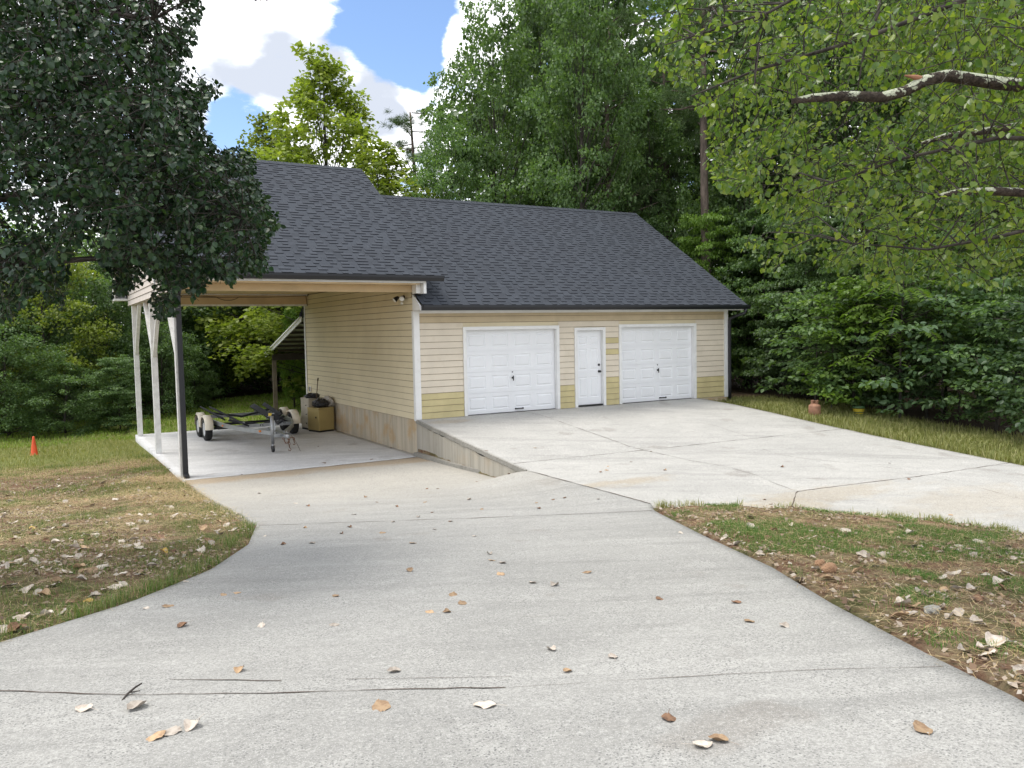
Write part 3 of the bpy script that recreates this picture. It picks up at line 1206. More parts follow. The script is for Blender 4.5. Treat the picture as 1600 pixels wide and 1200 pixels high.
# floodlight, outlet, cables --------------------------------------
M_lens = paint('frosted_lens', (.85, .85, .82), .25, .01)
fl = empty('floodlight', (-.017, .55, 2.90))
tag(fl, 'small twin head floodlight high on the carport wall by the corner', 'floodlight')
mb = MB()
mb.lathe([(0, 0), (.055, 0), (.055, -.022), (.03, -.04), (0, -.04)], (0, 0, .04), 'x', 16)
mb.tube([(-.03, 0, .04), (-.07, -.02, .05), (-.09, -.09, .04)], .012, 8)
mb.tube([(-.03, 0, .04), (-.07, .02, .05), (-.09, .22, .03)], .012, 8)
mb.build('bracket', M_hw, fl)
for yy_, nm in ((-.11, 0), (.25, 1)):
    mb = MB()
    d = Vector((-.55, -.75 if nm == 0 else .1, -.45)).normalized()
    p = Vector((-.09, yy_, .03))
    prof = [(.025, -.06), (.04, -.03), (.062, .05), (.066, .075)]
    q = d.to_track_quat('Z', 'Y').to_matrix()
    t_ = MB()
    t_.lathe([(0, -.06)] + prof, (0, 0, 0), 'z', 18)
    mb.add([p + q @ Vector(v) for v in t_.v], t_.f, 0, True)
    hd = mb.build('lamp_head', M_hw, fl)
    t_ = MB()
    t_.lathe([(.064, .074), (.05, .092), (.025, .10), (0, .103)], (0, 0, 0), 'z', 18)
    mb = MB()
    mb.add([p + q @ Vector(v) for v in t_.v], t_.f, 0, True)
    mb.build('lens', M_lens, hd)
mb = MB()
mb.tube([(-.04, 0, .0), (-.06, 0, -.07)], .014, 8)
mb.box(-.09, -.035, -.035, .035, -.13, -.075, 0, .012)
mb.build('motion_sensor', M_lens, fl)

ob = empty('outlet_box', (-.018, 8.63, .28))
tag(ob, 'grey outdoor outlet box on the siding near the back corner', 'outlet box')
mb = MB()
mb.box(-.05, 0, -.05, .05, -.09, .09, 0, .01)
mb.build('box_body', M_white, ob)
mb = MB()
mb.box(-.066, -.052, -.045, .045, -.08, .08, 0, .008)
mb.build('flap_cover', M_steel, ob)

M_wire = paint('brown_cable', (.10, .065, .04), .6)
mb = MB()


def sag(a, b, s, n=9):
    return [(a[0] + (b[0] - a[0]) * i / n, a[1] + (b[1] - a[1]) * i / n, a[2] + (b[2] - a[2]) * i / n - s * 4 * (i / n) * (1 - i / n)) for i in range(n + 1)]


mb.tube(sag((-5.0, 8.64, 3.35), (-3.85, 8.64, 3.35), .10), .009, 6)
mb.tube(sag((-3.85, 8.64, 3.35), (-2.9, 8.64, 3.3), .0), .009, 6)
mb.tube(sag((-2.9, 8.64, 3.3), (-2.2, 8.64, 3.3), .11), .009, 6)
mb.tube(sag((-5.1, 8.62, 3.3), (-1.2, 8.62, 3.3), .012, 16), .010, 6)
mb.tube(sag((-2.2, 8.64, 3.3), (-.08, 8.63, 3.35), .02), .009, 6)
mb.tube(sag((-.08, 8.63, 3.35), (-.05, 8.62, 3.02), 0), .010, 6)
cab = mb.build('cable', M_wire)
tag(cab, 'loose brown cable looping along the back beam of the carport', 'cable')

# ------------------------------------------------------------------ retaining wall beside the ramp
rw = empty('retaining_wall', (0, -2.5, -.86))
tag(rw, 'stained concrete retaining wall tapering down beside the apron ramp', 'retaining wall')
mb = MB()
n = 30
yl = np.linspace(-.003, -5.05, n)
vs, fs = [], []
wr = random.Random(5)
for i, y in enumerate(yl):
    zt = float(zapr(.1, y)) - .095
    zb = -1.15
    jit = wr.uniform(-.006, .006)
    tz = zt + (wr.uniform(-.035, 0) if 2 < i < 27 and wr.random() < .3 else 0)
    vs += [(-.018 + jit, y, zb), (-.018 + jit, y, tz), (.19, y, tz), (.19, y, zb)]
for i in range(n - 1):
    for k in range(4):
        fs.append((i * 4 + k, i * 4 + (k + 1) % 4, (i + 1) * 4 + (k + 1) % 4, (i + 1) * 4 + k))
fs += [(0, 1, 2, 3), ((n - 1) * 4, (n - 1) * 4 + 3, (n - 1) * 4 + 2, (n - 1) * 4 + 1)]
mb.add(vs, fs)
# rounded broken nose
nose = []
for i, (dx, dy) in enumerate([(-.018, 0), (-.008, -.09), (.03, -.17), (.09, -.22), (.15, -.24), (.19, -.22)]):
    nose.append((dx, -5.05 + dy))
zt = float(zapr(.1, -5.05)) - .08
mb.prism(nose + [(.19, -5.05)], 'z', -1.1, zt)
ob_ = mb.build('wall_body', M_retain, rw)
ob_.matrix_parent_inverse = Matrix.Translation((0, 2.5, .86))
mb = MB()
vs, fs = [], []
for i, y in enumerate(yl):
    zt = float(zapr(.1, y)) + .001
    j1 = wr.uniform(-.012, .006)
    vs += [(-.032 + j1, y, zt - .085), (-.03 + j1, y, zt), (.0, y, zt + .004), (.0, y, zt - .09)]
for i in range(n - 1):
    for k in range(4):
        fs.append((i * 4 + k, i * 4 + (k + 1) % 4, (i + 1) * 4 + (k + 1) % 4, (i + 1) * 4 + k))
fs += [(0, 1, 2, 3), ((n - 1) * 4, (n - 1) * 4 + 3, (n - 1) * 4 + 2, (n - 1) * 4 + 1)]
mb.add(vs, fs)
ob_ = mb.build('cap_lip', M_curb, rw)
ob_.matrix_parent_inverse = Matrix.Translation((0, 2.5, .86))
mb = MB()
pts = [(-.02, -.08), (-.16, -.10), (-.15, -.5), (-.13, -1.4), (-.10, -2.3), (-.05, -3.0), (-.02, -3.2)]
mb.prism(pts, 'z', -1.1, -.77)
ob_ = mb.build('footing', M_curb, rw)
ob_.matrix_parent_inverse = Matrix.Translation((0, 2.5, .86))

# ------------------------------------------------------------------ lean-to behind the garage
M_tin = paint('ribbed_tin', (.62, .63, .63), .4, .05, (.4, .36, .3), .3, 2, .05, .5, .5)
M_oldwood = paint('grey_brown_timber', (.16, .13, .095), .8, .1, (.08, .065, .05), .5, 5)
M_darkwood = paint('dark_purlin_timber', (.05, .04, .032), .85, .1)
lt = empty('lean_to_roof', (0, 9.2, 0))
tag(lt, 'open lean-to with tin roof sloping down behind the garage', 'lean-to')
inv = Matrix.Translation((0, -9.2, 0))
mb = MB()
y0, z0, y1, z1 = 9.14, 2.62, 14.25, 1.30
nr = 28
vs, fs = [], []
for i in range(nr * 2 + 1):
    x = -.12 + i * (5.2 / (nr * 2))
    hgt = .02 if i % 4 in (1, 2) else 0
    vs += [(x, y0, z0 + hgt), (x, y1, z1 + hgt)]
for i in range(nr * 2):
    fs.append((2 * i, 2 * i + 1, 2 * i + 3, 2 * i + 2))
mb.add(vs, fs)
mb.build('tin_roof', M_tin, lt).matrix_parent_inverse = inv
mb = MB()
for i in range(8):
    f = (i + .6) / 8
    y = y0 + (y1 - y0) * f
    z = z0 + (z1 - z0) * f - .045
    mb.box(-.08, 5.0, y - .045, y + .045, z - .04, z + .04)
for x in (1.2, 2.9, 4.7):
    mb.beam((x, y0, z0 - .17), (x, y1 - .1, z1 - .15), .05, .15)
mb.box(-.08, 5.0, 13.3, 13.45, 1.12, 1.36)
mb.build('purlins', M_darkwood, lt).matrix_parent_inverse = inv
mb = MB()
mb.beam((-.125, y0 - .02, z0 - .02), (-.125, y1 + .03, z1 - .02), .03, .16)
mb.beam((-.145, y0 - .02, z0 + .035), (-.145, y1 + .03, z1 + .035), .10, .03)
mb.build('rake_trim', M_white, lt).matrix_parent_inverse = inv
mb = MB()
for px in (-.02, 4.7):
    mb.box(px - .07, px + .07, 13.30, 13.44, -1.3, 1.118)
mb.build('support_post', M_oldwood, lt).matrix_parent_inverse = inv
mb = MB()
mb.beam((-.03, 9.12, 3.18), (-.03, 9.14, 2.66), .05, .12, (0, 1, 0))
mb.build('flashing', M_hw, lt).matrix_parent_inverse = inv

# ------------------------------------------------------------------ boat trailer
SL = -.858
tr = empty('boat_trailer', (-2.52, 6.7, SL))
tag(tr, 'empty tandem axle boat trailer with cream fenders parked under the carport', 'boat trailer')
M_fender = paint('cream_plastic_fender', (.74, .68, .56), .45, .04, (.45, .38, .28), .3)
M_rimw = paint('white_steel_rim', (.5, .5, .5), .5, .05, (.25, .2, .15), .4)
M_rust = paint('rusty_iron', (.20, .10, .055), .8, .12, (.08, .04, .03), .5, 9)
M_yellowtag = paint('yellow_plastic', (.70, .52, .08), .5)
M_amber = paint('amber_plastic', (.75, .22, .02), .3)
mb = MB()                                    # local x right, y back, front = -y
for sx in (-1, 1):
    rail = [(sx * 1.02, 1.75, .50), (sx * 1.02, .4, .50), (sx * 1.0, -.6, .50), (sx * .93, -1.4, .49), (sx * .72, -2.3, .47), (sx * .40, -3.1, .45), (sx * .10, -3.75, .43)]
    for p, q in zip(rail[:-1], rail[1:]):
        mb.beam(p, q, .05, .105)
mb.beam((0, -2.6, .44), (0, -4.25, .42), .09, .09)
mb.beam((-1.02, 1.72, .46), (1.02, 1.72, .46), .07, .1)
mb.beam((-.86, -1.75, .46), (.86, -1.75, .46), .06, .09)
mb.build('frame', M_steel, tr)
mb = MB()
for y in (-.5, .52):
    mb.beam((-1.15, y, .33), (1.15, y, .33), .07, .07)
for sx in (-1, 1):
    mb.beam((sx * .98, -.9, .40), (sx * .98, .9, .40), .05, .06)
mb.beam((-1.0, -.9, .36), (1.0, -1.0, .40), .06, .06)
mb.build('axle', M_blackpaint, tr)


def wheel(x, y):
    s = 1 if x > 0 else -1
    w = MB()
    w.lathe([(.19, -.085), (.27, -.10), (.305, -.085), (.318, -.05), (.318, .05), (.305, .085), (.27, .10), (.19, .085)], (0, 0, 0), 'x', 30)
    for k in range(30):
        a = 2 * math.pi * k / 30
        w.beam((-.06, math.cos(a) * .317, math.sin(a) * .317), (.06, math.cos(a) * .317, math.sin(a) * .317), .035, .01, (0, math.cos(a), math.sin(a)))
    o = w.build('wheel', M_rubber, tr)
    o.location = (x, y, .322)
    r_ = MB()
    r_.lathe([(.0, s * .05), (.05, s * .06), (.06, s * .03), (.13, s * .035), (.15, s * .06), (.19, s * .085), (.195, s * .07), (.195, -s * .08)], (0, 0, 0), 'x', 20)
    ro = r_.build('rim', M_rimw, o)


def fender(x, y):
    w = MB()
    rr_, n = .375, 14
    pr = []
    for k in range(n + 1):
        a = math.pi * k / n
        pr.append((math.cos(a), math.sin(a)))
    hw = .115
    vs, fs = [], []
    for (c, s_) in pr:
        yy_ = y + c * rr_ * 1.05
        zz_ = .34 + max(s_, 0) ** .8 * rr_ * 1.02
        for xo, dr in ((-hw, -.05), (-hw * .8, 0), (hw * .8, 0), (hw, -.05)):
            vs.append((x + xo, yy_ + c * dr * .6, zz_ + (s_ * dr)))
    for k in range(n):
        for j in range(3):
            fs.append((k * 4 + j, k * 4 + j + 1, (k + 1) * 4 + j + 1, (k + 1) * 4 + j))
    w.add(vs, fs, 0, True)
    inner = [(vx + (.01 if vx < x else -.01), y + (vy - y) * .965, vz - .012) for vx, vy, vz in vs]
    w.add(inner, [f[::-1] for f in fs], 0, True)
    w.build('fender', M_fender, tr)


for x in (-1.22, 1.22):
    for y in (-.5, .52):
        wheel(x, y)
        fender(x, y)
for sx in (-1, 1):
    b_ = MB()
    b_.beam((sx * .62, 2.1, .70), (sx * .46, -2.0, .52), .17, .045, (sx * -.5, 0, 1))
    bo = b_.build('bunk_board', M_blackpaint, tr)
    for yy_ in (1.6, -.2, -1.7):
        s_ = MB()
        xx_ = sx * (.53 + .04 * yy_)
        s_.beam((xx_, yy_, .46), (xx_, yy_, .58), .05, .07, (0, 1, 0))
        s_.build('bunk_bracket', M_steel, bo)
    b_ = MB()
    b_.beam((sx * .95, 1.95, .74), (sx * .80, -.7, .60), .12, .04, (sx * -.9, 0, 1))
    b_.build('bunk_board', M_blackpaint, tr)
for hw_, ya, yb_, za_, zb_ in ((.75, -1.2, -1.75, .60, .46), (.9, .9, .7, .66, .50)):
    mb = MB()
    mb.beam((-hw_, ya, za_), (.0, yb_, zb_), .10, .05)
    mb.beam((hw_, ya, za_), (.0, yb_, zb_), .10, .05)
    mb.build('keel_support', M_blackpaint, tr)
mb = MB()
mb.beam((-.06, -3.35, .45), (-.06, -3.30, .92), .07, .07, (0, 1, 0))
mb.beam((-.06, -3.30, .70), (-.02, -2.9, .47), .05, .05, (1, 0, 0))
mb.build('winch_post', M_steel, tr)
mb = MB()
mb.box(-.12, .06, -3.44, -3.24, .74, .90, 0, .01)
mb.lathe([(0, -.13), (.055, -.13), (.055, -.11), (.03, -.11), (.03, .05), (.055, .05), (.055, .07), (0, .07)], (0, -3.42, .80), 'x', 14)
mb.tube([(.08, -3.42, .80), (.17, -3.42, .80), (.17, -3.45, .66), (.24, -3.45, .66)], .011, 8)
mb.build('winch', M_blackpaint, tr)
mb = MB()
mb.box(-.17, -.10, -3.40, -3.28, .84, .93, 0, .015)
mb.build('bow_stop', M_yellowtag, tr)
mb = MB()
mb.tube([(-.26, -4.02, .92), (-.26, -4.02, .22)], .042, 12)
mb.tube([(-.26, -4.02, .22), (-.26, -4.02, .12)], .032, 10)
mb.tube([(-.26, -4.02, .86), (-.26, -4.02, .90), (-.34, -4.02, .92), (-.36, -4.06, .92)], .011, 8)
mb.beam((-.26, -4.02, .42), (0, -4.02, .42), .06, .08)
jack = mb.build('jack', M_steel, tr)
mb = MB()
mb.lathe([(.02, -.03), (.075, -.03), (.085, -.015), (.085, .015), (.075, .03), (.02, .03)], (-.26, -4.02, .087), 'x', 18)
mb.tube([(-.30, -4.02, .087), (-.30, -4.02, .16), (-.22, -4.02, .16), (-.22, -4.02, .087)], .008, 6)
mb.build('jack_wheel', M_hw, jack)
mb = MB()
mb.box(-.055, .055, -4.42, -4.22, .39, .47, 0, .015)
mb.lathe([(0, .07), (.035, .06), (.05, .03), (.052, -.02), (.04, -.04)], (0, -4.47, .42), 'z', 14)
mb.tube([(0, -4.30, .47), (0, -4.36, .53), (0, -4.44, .52)], .012, 8)
mb.build('coupler', M_steel, tr)


def chain(mb, pts, link=.036, wire=.008):
    P = [Vector(p) for p in pts]
    d, k = 0, 0
    for a, b in zip(P[:-1], P[1:]):
        L = (b - a).length
        t = (b - a).normalized()
        sd = t.cross(Vector((1, 0, 0.2))).normalized()
        nb = max(1, int(L / (link * 1.5)))
        for i in range(nb):
            c = a + t * (L * (i + .5) / nb)
            s2 = sd if k % 2 else t.cross(sd)
            ring = [c + t * (math.cos(q) * link) + s2 * (math.sin(q) * link * .6) for q in np.linspace(0, 2 * math.pi, 9)]
            mb.tube(ring, wire, 5, cap=False)
            k += 1


mb = MB()
chain(mb, [(.06, -4.2, .38), (.10, -4.22, .30), (.10, -4.22, .12)])
mb.tube([(.10, -4.22, .12), (.12, -4.22, .09), (.14, -4.22, .06), (.115, -4.22, .025), (.08, -4.22, .04), (.075, -4.22, .07)], .009, 6)
mb.build('safety_chain', M_rust, tr)
mb = MB()
chain(mb, [(-.05, -4.2, .38), (.0, -4.24, .24), (.06, -4.25, .24), (.12, -4.2, .36), (.22, -4.2, .35), (.23, -4.2, .24)])
mb.tube([(.23, -4.2, .24), (.25, -4.2, .21), (.25, -4.2, .18), (.22, -4.2, .17), (.20, -4.2, .19)], .009, 6)
mb.build('safety_chain', M_rust, tr)
mb = MB()
mb.box(-.995, -.965, -1.5, -1.42, .47, .51)
mb.build('marker_light', M_amber, tr)
mb = MB()
mb.box(-.40, -.36, -3.25, -3.15, .44, .49)
mb.build('marker_light', M_amber, tr)
mb = MB()
mb.tube(sag((.18, -4.1, .40), (.35, -4.3, .01), -.05), .005, 5)
mb.build('wiring', M_wire, tr)

# ------------------------------------------------------------------ things against the side wall
M_cab = paint('mustard_tan_enamel', (.40, .31, .125), .45, .03, (.28, .2, .09), .3)
M_file = paint('beige_enamel', (.50, .45, .36), .5, .04, (.3, .25, .18), .4)
M_bag = paint('black_plastic_bag', (.012, .012, .014), .3, .1, spec=.6)
M_bundle = paint('dirty_white_sheeting', (.50, .47, .42), .7, .1, (.3, .26, .2), .5, 6)


def cabinet(name, loc, rz, w, d, h, m, base_h=.05, split=False):
    r_ = empty(name, loc, rz)
    mb = MB()
    mb.box(0, w, 0, d, base_h, h - .035, 0, .01)
    mb.build('body', m, r_)
    mb = MB()
    mb.box(-.008, w + .008, -.008, d + .008, h - .033, h, 0, .008)
    mb.build('lid', m, r_)
    mb = MB()
    mb.box(.015, w - .015, .015, d - .015, 0, base_h - .002)
    mb.build('base', M_hw, r_)
    return r_


c1 = cabinet('metal_cabinet', (-.60, 5.93, SL), R(17), .54, .60, .73, M_cab)
tag(c1, 'low mustard tan metal cabinet standing at the foundation wall', 'cabinet')
mb = MB()
mb.box(-.02, -.009, .12, .17, .42, .47)
mb.build('latch', M_hw, c1)
c2 = cabinet('metal_cabinet', (-.665, 6.72, SL), R(10), .50, .55, .98, M_file)
tag(c2, 'taller beige drawer cabinet behind the mustard tan one', 'cabinet')
for z in (.2, .48, .76):
    mb = MB()
    mb.box(-.012, -.009, .04, .51, z - .12, z + .12)
    dr = mb.build('drawer', M_file, c2)
    k = MB()
    k.lathe([(0, 0), (.02, 0), (.014, -.02), (0, -.026)], (-.013, .16, z), 'x', 10)
    k.build('knob', M_hw, dr)


def lump(name, loc, size, m, seed, lab, cat, fold=.16, rest=.0):
    bm = bmesh.new()
    bmesh.ops.create_icosphere(bm, subdivisions=5, radius=1)
    co = np.array([v.co[:] for v in bm.verts])
    a = vnoise(co[:, 0] * 2 + co[:, 2], co[:, 1] * 2 - co[:, 2], 1.0, seed, 4) - .5
    b = np.abs(vnoise(co[:, 0] - co[:, 2] * 1.3, co[:, 1] + co[:, 2] * .8, 2.3, seed + 9, 3) - .5)
    f = 1 + a * .7 - b * fold * 4
    for v, k in zip(bm.verts, f):
        p = v.co * float(k)
        z = p.z * size[2]
        if z < -size[2] * .75:
            z = -size[2] * .75
        v.co = Vector((p.x * size[0], p.y * size[1], z + size[2] * .75))
    for fc in bm.faces:
        fc.smooth = True
    me = bpy.data.meshes.new(name)
    bm.to_mesh(me)
    bm.free()
    o = mesh_object(name, me, m)
    o.location = loc
    return tag(o, lab, cat)


lump('rubbish_bag', (-.46, 6.22, SL + .73), (.27, .26, .15), M_bag, 3, 'crumpled black plastic bag lying on the mustard tan cabinet', 'bag')
mb = MB()
lump('plastic_bundle', (-.16, 6.38, SL + .73), (.20, .26, .17), M_bundle, 12, 'dirty white plastic bundle between the black bag and the wall', 'bundle')
lump('rubbish_bag', (-.49, 6.86, SL + .98), (.22, .2, .09), M_bag, 22, 'small flat black bag on top of the taller beige cabinet', 'bag')
mb = MB()
mb.tube([(-.50, 6.62, SL + .02), (-.46, 6.60, .1), (-.40, 6.58, .66)], [.014, .013, .012], 8)
mb.tube([(-.40, 6.58, .66), (-.39, 6.578, .75)], [.022, .022], 8)
st = mb.build('pole', M_wire)
tag(st, 'thin dark pole with a knob end leaning up behind the bags', 'pole')
mb = MB()
mb.beam((-.35, 8.75, SL), (-.13, 8.85, .02), .14, .03, (0, 1, 0))
pl = mb.build('plank', M_file)
tag(pl, 'upright beige board leaning by the back corner of the wall', 'board')

# ------------------------------------------------------------------ propane tank, pot, cone
M_tank = paint('rusted_tank_paint', (.36, .19, .12), .75, .12, (.22, .09, .05), .6, 8, .3)
M_tanko = paint('rusty_orange_steel', (.42, .22, .10), .8, .12, (.25, .1, .05), .5, 10, .3)
px, py = H(1280, 662)
gz = float(yard(9.95, -3.5))
pt = empty('propane_tank', (9.93, -3.42, gz - .02), R(20))
tag(pt, 'rusty brown propane tank standing in the grass at the apron edge', 'propane tank')
mb = MB()
mb.lathe([(0, .05), (.10, .055), (.145, .085), (.155, .12), (.155, .31), (.145, .345), (.10, .375), (.05, .385), (0, .388)], (0, 0, 0), 'z', 28)
mb.build('tank_body', M_tank, pt)
mb = MB()
mb.lathe([(.105, 0), (.11, 0), (.11, .065), (.105, .065)], (0, 0, 0), 'z', 24)
mb.build('foot_ring', M_tanko, pt)
mb = MB()
n = 24
vs, fs = [], []
for k in range(n + 1):
    a = R(-20) - 2 * math.pi * .86 * k / n
    for (r_, z) in ((.095, .368), (.097, .47), (.091, .475), (.088, .37)):
        vs.append((r_ * math.cos(a), r_ * math.sin(a), z))
for k in range(n):
    if k in (10, 11, 12):
        continue
    for j in range(4):
        fs.append((k * 4 + j, k * 4 + (j + 1) % 4, (k + 1) * 4 + (j + 1) % 4, (k + 1) * 4 + j))
mb.add(vs, fs)
for zz in (.465,):
    mb.tube([(.093 * math.cos(R(-20) - 2 * math.pi * .86 * k / n), .093 * math.sin(R(-20) - 2 * math.pi * .86 * k / n), zz) for k in range(n + 1)], .009, 6)
mb.build('collar', M_tank, pt)
mb = MB()
mb.lathe([(.022, .385), (.022, .42), (.014, .425), (.014, .44), (.03, .442), (.03, .456), (0, .458)], (0, 0, 0), 'z', 12)
mb.tube([(0, 0, .41), (.06, .02, .41)], .012, 8)
mb.build('valve', M_rust, pt)

M_poty = paint('yellow_glaze', (.62, .47, .05), .4, .05, (.35, .25, .05), .3, 8)
M_potg = paint('dark_green_glaze', (.06, .12, .05), .4, .05)
gz = float(yard(11.15, -3.85))
pp = empty('bucket', (11.15, -3.85, gz))
tag(pp, 'yellow and green banded bucket in weeds under the shrubs', 'bucket')
mb = MB()
mb.lathe([(0, .012), (.10, .012), (.105, 0), (.115, .06), (.135, .14), (.146, .20), (.15, .23)], (0, 0, 0), 'z', 26)
mb.lathe([(.142, .23), (.13, .16), (.10, .04), (0, .04)], (0, 0, 0), 'z', 26)
mb.build('bucket_body', M_poty, pp)
mb = MB()
mb.lathe([(.141, .225), (.155, .225), (.163, .24), (.163, .275), (.155, .285), (.145, .28), (.141, .25)], (0, 0, 0), 'z', 26)
mb.build('rim', M_potg, pp)
mb = MB()
mb.lathe([(.130, .115), (.140, .117), (.146, .135), (.134, .138)], (0, 0, 0), 'z', 26)
mb.lathe([(.112, .05), (.12, .05), (.128, .075), (.118, .078)], (0, 0, 0), 'z', 26)
mb.build('band', M_potg, pp)

M_cone = paint('faded_orange_plastic', (.80, .11, .035), .45, .03, (.8, .25, .15), .3, 4)
cz = float(yard(-7.98, 6.9))
cn = empty('traffic_cone', (-7.98, 6.9, cz - .01))
tag(cn, 'faded orange traffic cone standing in the grass left of the carport', 'traffic cone')
mb = MB()
mb.lathe([(.092, .02), (.088, .04), (.056, .28), (.028, .47), (.024, .50), (.017, .505), (.014, .48), (.045, .28), (.08, .04)], (0, 0, 0), 'z', 24)
mb.build('cone_body', M_cone, cn)
mb = MB()
mb.box(-.11, .11, -.11, .11, -.01, .02, 0, .01)
mb.build('cone_base', M_cone, cn)

# ------------------------------------------------------------------ leaves of trees
def leaf_quads(P, D, N, size, shape='diamond', width=.8):
    """P base points, D directions, N normals -> vertices, list of face arrays"""
    D = D / (np.linalg.norm(D, axis=1)[:, None] + 1e-9)
    S = np.cross(D, N)
    S /= (np.linalg.norm(S, axis=1)[:, None] + 1e-9)
    N = np.cross(S, D)
    n = len(P)
    if shape == 'diamond':
        T = np.array([[0, 0, 0], [.42, .5 * width, .08], [1, 0, -.06], [.42, -.5 * width, .08]])
        faces = [np.array([[0, 1, 2, 3]])]
    elif shape == 'oval':
        T = np.array([[0, 0, 0], [.18, .38 * width, .06], [.55, .52 * width, .09], [.86, .26 * width, .02], [1.06, 0, -.07],
                      [.86, -.26 * width, .02], [.55, -.52 * width, .09], [.18, -.38 * width, .06]])
        faces = [np.array([[0, 1, 2, 3, 4], [0, 4, 5, 6, 7]])]
    else:
        T = np.array([[0, .04, 0], [1, .0, -.05], [0, -.04, 0]])
        faces = [np.array([[0, 1, 2]])]
    k = len(T)
    size = np.asarray(size)[:, None, None]
    V = P[:, None, :] + size * (T[None, :, 0:1] * D[:, None, :] + T[None, :, 1:2] * S[:, None, :] + T[None, :, 2:3] * N[:, None, :])
    F = []
    off = (np.arange(n) * k)[:, None, None]
    for f in faces:
        F.append((f[None] + off).reshape(-1, f.shape[1]))
    return V.reshape(-1, 3), F


def unit(v):
    return v / (np.linalg.norm(v, axis=-1, keepdims=True) + 1e-9)


def tree_data(name, seed, Ht, hb, Rad, prof, nb, per, leaf, trunk_r, flat=.38, droop=.1, lift=.35, shape='diamond', width=.85, lean=0.0, spread=1.0, ncl=6, skip=0.0, upn=1.0):
    """crown mesh + trunk mesh (with limbs) for one kind of tree, base at origin"""
    g = np.random.default_rng(seed)
    tb = MB()
    n = 9
    tp = []
    ph = g.random() * 6
    for i in range(n):
        f = i / (n - 1)
        tp.append(np.array([lean * f * Ht * .2 + .012 * Ht * math.sin(f * 5 + ph) * f, .012 * Ht * math.sin(f * 4 + ph * 2) * f, f * Ht * .97]))
    tr_ = [max(trunk_r * (1 - i / (n - 1)) ** .8, .015) * (1.25 if i == 0 else 1) for i in range(n)]
    tb.tube(tp, tr_, 8)
    Pc, Rc = [], []
    az = g.random() * 6
    for b in range(nb):
        f = (b + g.random() * .9) / nb
        z = hb + (Ht - hb) * f
        L = Rad * prof(f) * g.uniform(.62, 1.12)
        if L < .15:
            L = .15
        az += 2.399 + g.uniform(-.5, .5)
        i0 = min(int(z / (Ht * .97) * (n - 1)), n - 2)
        fr = min(z / (Ht * .97) * (n - 1) - i0, 1)
        st_ = tp[i0] * (1 - fr) + tp[i0 + 1] * fr
        el = lift + .75 * f ** 2 + g.uniform(-.15, .15)
        pts = []
        wob = g.uniform(-.3, .3)
        for q in np.linspace(0, 1, 5):
            r_ = L * q
            a2 = az + wob * q * q
            pts.append(st_ + np.array([math.cos(a2) * r_ * math.cos(el * (1 - .4 * q)), math.sin(a2) * r_ * math.cos(el * (1 - .4 * q)),
                                       math.sin(el) * r_ * (1 - .35 * q) - droop * L * q ** 2.5]))
        br = trunk_r * .28 * (1 - .6 * f)
        tb.tube(pts, [max(br * (1 - .8 * q), .008) for q in np.linspace(0, 1, 5)], 5, cap=False)
        for c in range(ncl):
            if g.random() < skip:
                continue
            q = .30 + .74 * (c + g.random()) / ncl
            qq = min(q, 1)
            j = min(int(qq * 4), 3)
            fq = qq * 4 - j
            p = pts[j] * (1 - fq) + pts[j + 1] * fq
            rc = (.20 * L + .25) * spread * g.uniform(.6, 1.15)
            side = np.array([-math.sin(az), math.cos(az), 0]) * g.normal() * .30 * L * q * .8
            p = p + side + np.array([0, 0, g.normal() * .08 * L])
            Pc.append(p)
            Rc.append(rc)
    Pc, Rc = np.array(Pc), np.array(Rc)
    cnt = np.maximum((per * (Rc / Rc.mean()) ** 1.6).astype(int), 6)
    ci = np.repeat(np.arange(len(Pc)), cnt)
    u = g.normal(size=(len(ci), 3))
    u = unit(u) * (g.random((len(ci), 1)) ** .45)
    u[:, 2] *= flat
    P = Pc[ci] + u * Rc[ci][:, None]
    out = unit(np.stack([P[:, 0] * .5 + u[:, 0] * 2, P[:, 1] * .5 + u[:, 1] * 2, np.zeros(len(P))], -1))
    D = out + g.normal(size=(len(P), 3)) * .55 + np.array([0, 0, -.35])
    N = g.normal(size=(len(P), 3)) * .55 + np.array([0, 0, upn]) + out * .25
    sz = leaf * g.uniform(.65, 1.25, len(P))
    Vv, Ff = leaf_quads(P, D, N, sz, shape, width)
    crown = np_data(name + '_crown', Vv, Ff)
    trunk = bpy.data.meshes.new(name + '_trunk')
    trunk.from_pydata(tb.v, [], tb.f)
    trunk.polygons.foreach_set('use_smooth', tb.sm)
    trunk.update()
    return crown, trunk


def bark_mat(name, a, b):
    m, t, bs, o = mat(name)
    pos = NN(t, 'ShaderNodeNewGeometry').outputs['Position']
    n = noise(t, 9, 6, .7, pos, stretch=(1, 1, .25))
    inp(t, bs.inputs['Base Color'], mix(t, rng_map(t, n, .35, .65), c4(*a), c4(*b)))
    bs.inputs['Roughness'].default_value = .95
    bs.inputs['Specular IOR Level'].default_value = .15
    bump(t, bs, n, .8, .03)
    return m


